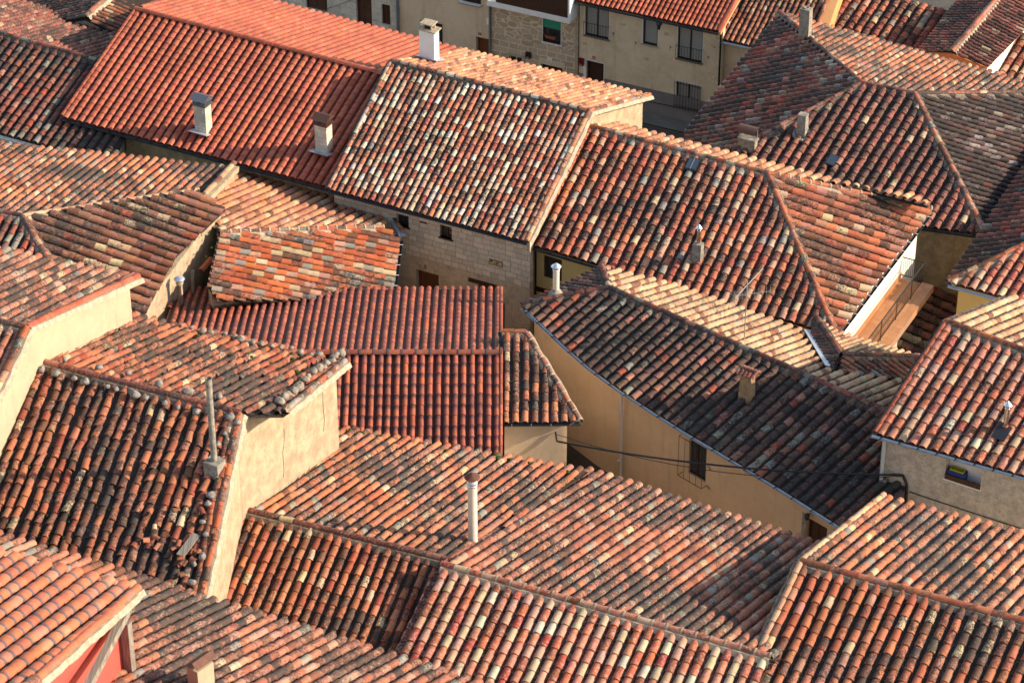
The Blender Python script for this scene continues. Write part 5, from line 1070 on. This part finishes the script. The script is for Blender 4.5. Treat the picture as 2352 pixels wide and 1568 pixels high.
k.add([e[0] + Z3 * .02, e[3] + Z3 * .02, r1, r0, e[1] + Z3 * .16, e[2] + Z3 * .16], [(0, 1, 2, 3), (3, 2, 5, 4)]); k.add([p - Z3 * .012 for p in (e[0] + Z3 * .02, e[3] + Z3 * .02, r1, r0, e[1] + Z3 * .16, e[2] + Z3 * .16)], [(3, 2, 1, 0), (4, 5, 2, 3)]); k.build('chimney_cap', M['rust'], ch)
# ---- L0: nearest roof corner ----------------------------------------------------------
h0 = house('nearest house in the lower left corner with two tone orange tiles, red wall', 120, 1450, 6.0)
Z0 = 17.2; K0 = ridge_plane((0, 1275), (325, 1358), Z0, 17, 'far')
_, P, d0, x0_ = roof_slope(h0, 'roof_slope', K0, [(-90, 1252), (316, 1357), (80, 1570), (-90, 1740)], ((0, 1275), (325, 1358), 9.3), .50, 'duo', ((100, 1500), (200, 1424)))
ridge_tiles(h0, [P[2], P[1]], .5, .13, 'duo', name='verge_tiles', bedmat=M['mortar_light']); ridge_tiles(h0, [P[3], P[2]], .6, .2, 'palebuff', bedmat=M['mortar_light'])
EDGE['z'] = .30; walls(h0, M['red_wall'], [(K0, P, 'ezxx')], zb=5)
w0 = WF(P[2], P[1], .30); bm = MB()
a, b = K0.hit(300, 1395) , K0.hit(205, 1600); p, q = P[1] + np.array([-.25, -.35, -.35]), P[2] + np.array([.75, -.75, -1.0])
d = unit(q - p); x = unit(np.cross(d, Z3)); bm.box(p - x * .10 - Z3 * .1, x * .2, q - p, Z3 * .24); bm.build('eave_beam', M['wood_grey'], h0)
pm = MB(); pm.box(P[1] + np.array([-.45, -.75, -4.5]), G_AX * .26, N_AX * .2, Z3 * 4.0); pm.build('post', M['wood_grey'], h0)

# ------------------------------------------------------------------ small things
def stone(p, r, k, lab, grp, m): o = MB(); o.blob(p, r, k, .75); return tag(o.build('stone', m, None), lab, 'stone', grp)
for k in range(21):
    t = k / 20; u, v = 82 + (551 - 82) * t, 832 + (954 - 832) * t; side = -1 if k % 3 else 1
    pl = Jn if side < 0 else Jf; p = pl.hit(u + rnd.uniform(-6, 6), v + (22 if side < 0 else -14) + rnd.uniform(-5, 5)) + pl.n * .22
    stone(p, rnd.uniform(.10, .18), k, 'grey lichened stone laid along the ridge of the broken roof', 'stones along the broken ridge', M['stone_grey'])
for k in range(15):
    t = k / 14; p = Pfj = Jf.hit(640 + (780 - 640) * t + rnd.uniform(-4, 4), 944 + (828 - 944) * t - 6 + rnd.uniform(-5, 5)) + Jf.n * .24
    stone(p, rnd.uniform(.12, .20), 50 + k, 'yellow lichened stone weighing down the orange verge of the broken roof', 'stones on the orange verge', M['stone'])
for k in range(16):
    t = k / 15; p = Jf.hit(420 + (760 - 420) * t + rnd.uniform(-6, 6), 757 + (826 - 757) * t + 6 + rnd.uniform(-3, 4)) + Jf.n * .2
    stone(p, rnd.uniform(.08, .17), 90 + k, 'mossy stone along the far eave of the broken roof', 'stones on the far eave', M['stone'])
for k in range(11):
    t = k / 10; p = Jn.hit(520 - 70 * t + rnd.uniform(-10, 6), 1000 + 345 * t + rnd.uniform(-12, 12)) + Jn.n * .22
    stone(p, rnd.uniform(.09, .16), 130 + k, 'pale stone dropped near the orange verge of the broken slope', 'stones by the near verge', M['stone_grey'])
for k in range(26):
    u, v = rnd.gauss(400, 45), rnd.gauss(1255, 60)
    if not (280 < u < 475 and 1120 < v < 1345): continue
    p = Jn.hit(u, v) + Jn.n * .2; a = rnd.uniform(0, 6.28); dv = np.array([math.cos(a), math.sin(a), rnd.uniform(-.5, .3)]); dv = unit(dv); xv_ = unit(np.cross(dv, Jn.n + np.array([rnd.uniform(-.5, .5), rnd.uniform(-.5, .5), 0]))); T = Tiles()
    T.put(p - dv * .1, p + dv * rnd.uniform(.06, .2), xv_, np.cross(xv_, dv), rnd.uniform(.07, .11), rnd.uniform(.05, .08), 0, (*pick(STY['ruin']['pal']), .4), .018)
    tag(T.build('broken_tile', [STY['ruin']['m'], M['mortar']], None), 'loose broken roof tile lying across the ruined slope', 'tile', 'broken tiles on the ruined slope')
p = Jn.hit(438, 1262) + Jn.n * .3; mb = MB(); d = unit(N_AX * -1 + Z3 * -.2); mb.cbox(p, d * .95, G_AX * .28, Jn.n * .03); tag(mb.build('board', M['wood_grey'], None), 'weathered wooden board lying on the ruined slope', 'board')
# moss
ms = MB()
def tuft(p, r, k): ms.blob(p, r, k, .5, n=7, m=4)
for k in range(26): u = rnd.uniform(800, 1330); p = If.hit(u, 986 + (u - 785) * .177 + rnd.uniform(4, 14)) + If.n * rnd.uniform(.05, .16); tuft(p, rnd.uniform(.05, .11), k)
for k in range(60): p = Jn.hit(rnd.gauss(140, 70), rnd.gauss(1180, 60)) + Jn.n * .09; tuft(p, rnd.uniform(.04, .09), 100 + k)
for k in range(26): u = rnd.uniform(300, 505); p = Mh.hit(u, 510 + (440 - u) * .1 + rnd.uniform(-25, 90)) + Mh.n * .1; tuft(p, rnd.uniform(.03, .06), 200 + k)
for k in range(10): u = rnd.uniform(2060, 2352); p = Gf.hit(u, 1143 + (u - 2029) * .27 + 10) + Gf.n * .12; tuft(p, rnd.uniform(.05, .1), 300 + k)
for k in range(12): u = rnd.uniform(430, 700); p = Jf.hit(u, 760 + (u - 420) * .2 + rnd.uniform(10, 60)) + Jf.n * .14; tuft(p, rnd.uniform(.05, .1), 330 + k)
tag(ms.build('moss', M['moss'], None), 'green moss cushions growing between old roof tiles', 'moss', None, 'stuff')
# aerial
a = Ef.hit(1709, 786); hA_ = thing('antenna', 'rusty television aerial on a thin mast above the pale roof', 'antenna', tuple(a))
def tube_(path, r, nm, mat=M['mortar']): t = MB(); t.tube(path, r, 5); return t.build(nm, mat, hA_)
alu = plain('dull_aluminium', (.42, .41, .37), .5, .5)
tube_([a - Z3 * .1, a + Z3 * 2.75], .022, 'mast', alu); bd = unit([.55, .80, .12]); b0 = a + Z3 * 2.55 - bd * .85; b1 = a + Z3 * 2.55 + bd * 1.15; boom = MB(); boom.tube([b0, b1], .014, 5); sx_ = unit(np.cross(bd, Z3))
for k in range(15): c = b0 + (b1 - b0) * (k + .5) / 15; boom.tube([c - sx_ * (.22 - .008 * k), c + sx_ * (.22 - .008 * k)], .006, 4)
boom.build('boom', alu, hA_); rf_ = MB()
for z in (-1, 1):
    for k in range(5): c = b0 + Z3 * z * (.05 + .07 * k) - bd * .02 * k; rf_.tube([c - sx_ * .3, c + sx_ * .3], .006, 4)
    rf_.tube([b0, b0 + Z3 * z * .36 - bd * .1], .01, 4)
rf_.build('reflector', alu, hA_); b2 = MB(); bd2 = unit([.95, .15, .05]); c0 = a + Z3 * 2.15; b2.tube([c0 - bd2 * .35, c0 + bd2 * .95], .012, 5)
for k in range(9): c = c0 - bd2 * .3 + bd2 * 1.2 * k / 8; b2.tube([c - Z3 * .24, c + Z3 * .24], .006, 4)
b2.build('second_boom', alu, hA_)
# cables
def cable(pts3, r, lab, sag=.25, n=14):
    t = MB(); path = []
    for a, b in zip(pts3[:-1], pts3[1:]):
        a, b = np.array(a), np.array(b); L = np.linalg.norm(b - a)
        for k in range(n): s = k / n; path.append(a + (b - a) * s - Z3 * sag * 4 * s * (1 - s) * min(1, L / 8))
    path.append(np.array(pts3[-1])); t.tube(path, r, 6); return tag(t.build('cable', M['cable'], None), lab, 'cable')
ca = wN.p(*wN.hit(1276, 990), .04); cb_ = wF.p(*wF.hit(2050, 1086), .12)
cable([ca, ca + np.array([.05, -.1, -.35]), cb_], .035, 'thick black power cable crossing the lane to the grey stucco house', .35)
cable([ca - Z3 * .1, cb_ - Z3 * .08], .014, 'thin black wire hanging just under the thick power cable', .75)
cable([cb_, wF.p(*wF.hit(2075, 1090), .05), wF.p(*wF.hit(2084, 1110), .05), wF.p(*wF.hit(2082, 1165), .05)], .05, 'thick black cable bending down the grey stucco wall', 0, 4)
cable([wF.p(*wF.hit(2090, 1128), .03), wF.p(*wF.hit(2352, 1214), .03)], .018, 'thin cable running along the grey stucco wall', .03)
cable([wT.p(wT.hit(1490, 232)[0], wT.hit(1490, 232)[1], .05), wT.p(wT.hit(1640, 262)[0], wT.hit(1640, 262)[1], .05)], .02, 'black cable along the plinth of the house number 22', .02)
cable([wt1.p(*wt1.hit(725, 26), .3), wt1.p(*wt1.hit(816, -6), .3)], .014, 'dark wire across the plank doors of the grey stone house', .05)
# lettering, boxes, lamps
def board(name, lab, cat, wf, u0, v0, u1, v1, mat, edge=None, out=.02):
    x0, z0, x1, z1 = wf.rect(u0, v0, u1, v1); t = thing(name, lab, cat, wf.p((x0 + x1) / 2, z0, 0)); b = MB(); wbox(b, wf, x0, z0, x1, z1, 0, out); b.build('plate', mat, t)
    if edge:
        e = MB(); q = .03
        wbox(e, wf, x0 - q, z0 - q, x1 + q, z0, 0, out + .008); wbox(e, wf, x0 - q, z1, x1 + q, z1 + q, 0, out + .008); wbox(e, wf, x0 - q, z0, x0, z1, 0, out + .008); wbox(e, wf, x1, z0, x1 + q, z1, 0, out + .008); e.build('border', edge, t)
    return t, (x0, z0, x1, z1)
t, b = board('street_sign', 'cream ceramic street name plaque on the pale ashlar wall', 'sign', wC, 1125, 595, 1153, 612, M['sign_cream'], M['sign_edge'])
W_, H_ = b[2] - b[0], b[3] - b[1]
text(t, 'Calle', wC, 0, 0, H_ * .36, M['ink'], out=.024, bold=.004, local=(b[0] + W_ * .63, b[3] - H_ * .30)); text(t, 'la Cilla', wC, 0, 0, H_ * .36, M['ink'], out=.024, bold=.004, local=(b[0] + W_ * .52, b[3] - H_ * .72))
cb = MB(); wbox(cb, wC, b[0] + W_ * .05, b[3] - H_ * .46, b[0] + W_ * .24, b[3] - H_ * .08, .02, .026); cb.build('emblem', M['ink'], t)
t, b = board('name_board', 'small dark brown name board under the eave between two little windows', 'sign', wC, 965, 507, 980, 515, M['sign_brown'])
text(t, 'AGUILA', wC, 0, 0, (b[3] - b[1]) * .5, M['pale_ink'], out=.024, local=((b[0] + b[2]) / 2, (b[1] + b[3]) / 2))
wE0 = WF(inn[1], inn[2]); t, b = board('street_sign', 'pale ceramic street plaque on the curved tan wall', 'sign', wE0, 1239, 813, 1256, 834, M['sign_cream'], M['sign_edge'])
text(t, 'Calle\nla Cilla', wE0, 0, 0, (b[3] - b[1]) * .3, M['ink'], out=.024, local=((b[0] + b[2]) / 2, (b[1] + b[3]) / 2))
def number(s, wf, u, v, size, mat, lab):
    t = thing('house_number', lab, 'house number', wf.p(*wf.hit(u, v), 0)); text(t, s, wf, u, v, size, mat, 'digits', bold=.006)
number('26', wt2, 1102, 78, .22, M['red_ink'], 'dark red number 26 painted above the wooden door'); number('22', wT, 1364, 133, .20, M['red_ink'], 'red number 22 painted above the dark door'); number('2', wC, 977, 612, .20, M['ink'], 'black number 2 above the stone house door')
t, b = board('house_number', 'white plate with red number 24 on the lintel of the rubble house', 'house number', wt3, 1258, 132, 1268, 143, M['white'], None, .035); text(t, '24', wt3, 0, 0, (b[3] - b[1]) * .5, M['red_ink'], 'digits', .04, local=((b[0] + b[2]) / 2, b[1] + (b[3] - b[1]) * .3))
def mailbox(lab, wf, u0, v0, u1, v1, mat):
    x0, z0, x1, z1 = wf.rect(u0, v0, u1, v1); t = thing('mailbox', lab, 'mailbox', wf.p((x0 + x1) / 2, z0, 0)); b = MB(); wbox(b, wf, x0, z0, x1, z1 - .04, 0, .13); b.prism([wf.p(x0 - .01, z1 - .04, 0), wf.p(x1 + .01, z1 - .04, 0), wf.p(x1 + .01, z1 - .04, .15), wf.p(x0 - .01, z1 - .04, .15)], [wf.p(x0 - .01, z1 + .02, 0), wf.p(x1 + .01, z1 + .02, 0), wf.p(x1 + .01, z1 - .02, .15), wf.p(x0 - .01, z1 - .02, .15)]); b.build('box', mat, t)
    s_ = MB(); wbox(s_, wf, x0 + .03, z1 - .14, x1 - .03, z1 - .12, .13, .135); s_.build('slot', M['dark'], t); s_ = MB(); wbox(s_, wf, x0 + .05, z0 + .05, x1 - .08, z0 + .09, .13, .134); s_.build('plate', M['galv'], t)
mailbox('red mailbox beside the dark door of number 22', wT, 1331, 133, 1342, 150, M['red_box']); mailbox('black mailbox on the rubble wall beside the small window', wt3, 1209, 119, 1220, 134, M['iron'])
x, z = wT.hit(1522, 38); t = thing('wall_lamp', 'iron street lamp hanging under the eave of number 22', 'lamp', wT.p(x, z - .4, .4)); b = MB(); b.tube([wT.p(x + .05, z + .05, 0), wT.p(x + .05, z + .08, .3), wT.p(x, z - .05, .42)], .02, 6); b.build('bracket', M['iron'], t); b = MB(); b.lathe(wT.p(x, z - .42, .42), [(.001, -.16), (.06, -.1), (.07, 0), (.12, .14), (.17, .22), (.17, .25), (.05, .34), (.03, .4)], 12); b.build('lantern', M['gutter_dark'], t)
x, z = wEs.hit(1862, 1178); t = thing('wall_lamp', 'dark wall lamp above the brown door under the long gutter', 'lamp', wEs.p(x, z - .1, .1)); b = MB(); b.tube([wEs.p(x, z, 0), wEs.p(x, z + .05, .18)], .02, 6); b.build('bracket', M['iron'], t); b = MB(); b.lathe(wEs.p(x, z - .1, .2), [(.001, -.1), (.07, -.06), (.10, .05), (.11, .12), (.03, .2)], 10); b.build('lantern', M['gutter_dark'], t)
x0, z0, x1, z1 = wt3.rect(1254, 77, 1279, 90); t = thing('flower_box', 'terracotta flower box hanging on the window rail below the green blind', 'flower box', wt3.p((x0 + x1) / 2, z0, .1)); b = MB(); b.prism([wt3.p(x0 + .06, z0, .03), wt3.p(x1 - .06, z0, .03), wt3.p(x1 - .06, z0, .15), wt3.p(x0 + .06, z0, .15)], [wt3.p(x0, z1, .03), wt3.p(x1, z1, .03), wt3.p(x1, z1, .2), wt3.p(x0, z1, .2)]); b.build('trough', M['terracotta'], t); b = MB(); wbox(b, wt3, x0 + .03, z1 - .02, x1 - .03, z1 + .006, .05, .18); b.build('soil', M['deck'], t)

# ------------------------------------------------------------------ ground
def sheet(name, poly, z, mat): g = MB(); g.add([(*p, z) for p in poly], [tuple(range(len(poly)))]); return tag(g.build(name, mat, None), None, None, None, 'structure')
sheet('ground', [(-900, -900), (900, -900), (900, 900), (-900, 900)], ZT - .02, M['street'])
pv = MB(); wbox(pv, wT, -14, ZT - .02, 4, ZT + .10, .02, 1.15); tag(pv.build('pavement', M['pavement'], None), None, None, None, 'structure')
cable([wT.p(-1, ZT + .12, 1.2), wT.p(4, ZT + .12, 1.2)], .03, 'black hose lying along the pavement edge', 0)

# ------------------------------------------------------------------ light and camera
AZ, EL = R(-6), R(26)
w = bpy.data.worlds.new('World'); scene.world = w; w.use_nodes = True; nt = w.node_tree; nt.nodes.clear()
sky = nt.nodes.new('ShaderNodeTexSky'); sky.sky_type = 'NISHITA'; sky.sun_disc = False; sky.sun_elevation = EL; sky.sun_rotation = R(90) - AZ; sky.altitude = 600; sky.dust_density = .6
bg = nt.nodes.new('ShaderNodeBackground'); bg.inputs[1].default_value = .15; ow = nt.nodes.new('ShaderNodeOutputWorld'); tint = nt.nodes.new('ShaderNodeMix'); tint.data_type = 'RGBA'; tint.blend_type = 'MULTIPLY'; tint.inputs[0].default_value = 1; tint.inputs[7].default_value = (1.12, 1.0, .84, 1); nt.links.new(sky.outputs[0], tint.inputs[6]); nt.links.new(tint.outputs[2], bg.inputs[0]); nt.links.new(bg.outputs[0], ow.inputs[0])
sl_ = bpy.data.lights.new('sun', 'SUN'); sl_.energy = 3.55; sl_.angle = R(.5); sl_.color = (1.0, .82, .62); so = bpy.data.objects.new('sun', sl_); COL.objects.link(so)
sd_ = Vector((math.cos(AZ) * math.cos(EL), math.sin(AZ) * math.cos(EL), math.sin(EL))); so.rotation_euler = sd_.to_track_quat('Z', 'Y').to_euler(); so.location = (40, 90, 60)
cm = bpy.data.cameras.new('camera'); cm.sensor_width = 36; cm.lens = 18 / math.tan(R(10)); cm.clip_end = 3000; co = bpy.data.objects.new('camera', cm); COL.objects.link(co)
co.location = tuple(CAM_POS); co.rotation_euler = (R(90) - PITCH, 0, 0); scene.camera = co; cm.dof.use_dof = True; cm.dof.focus_distance = 116; cm.dof.aperture_fstop = 1.3
scene.view_settings.view_transform = 'Standard'; scene.view_settings.look = 'None'; scene.view_settings.exposure = 1.02; scene.view_settings.gamma = 1
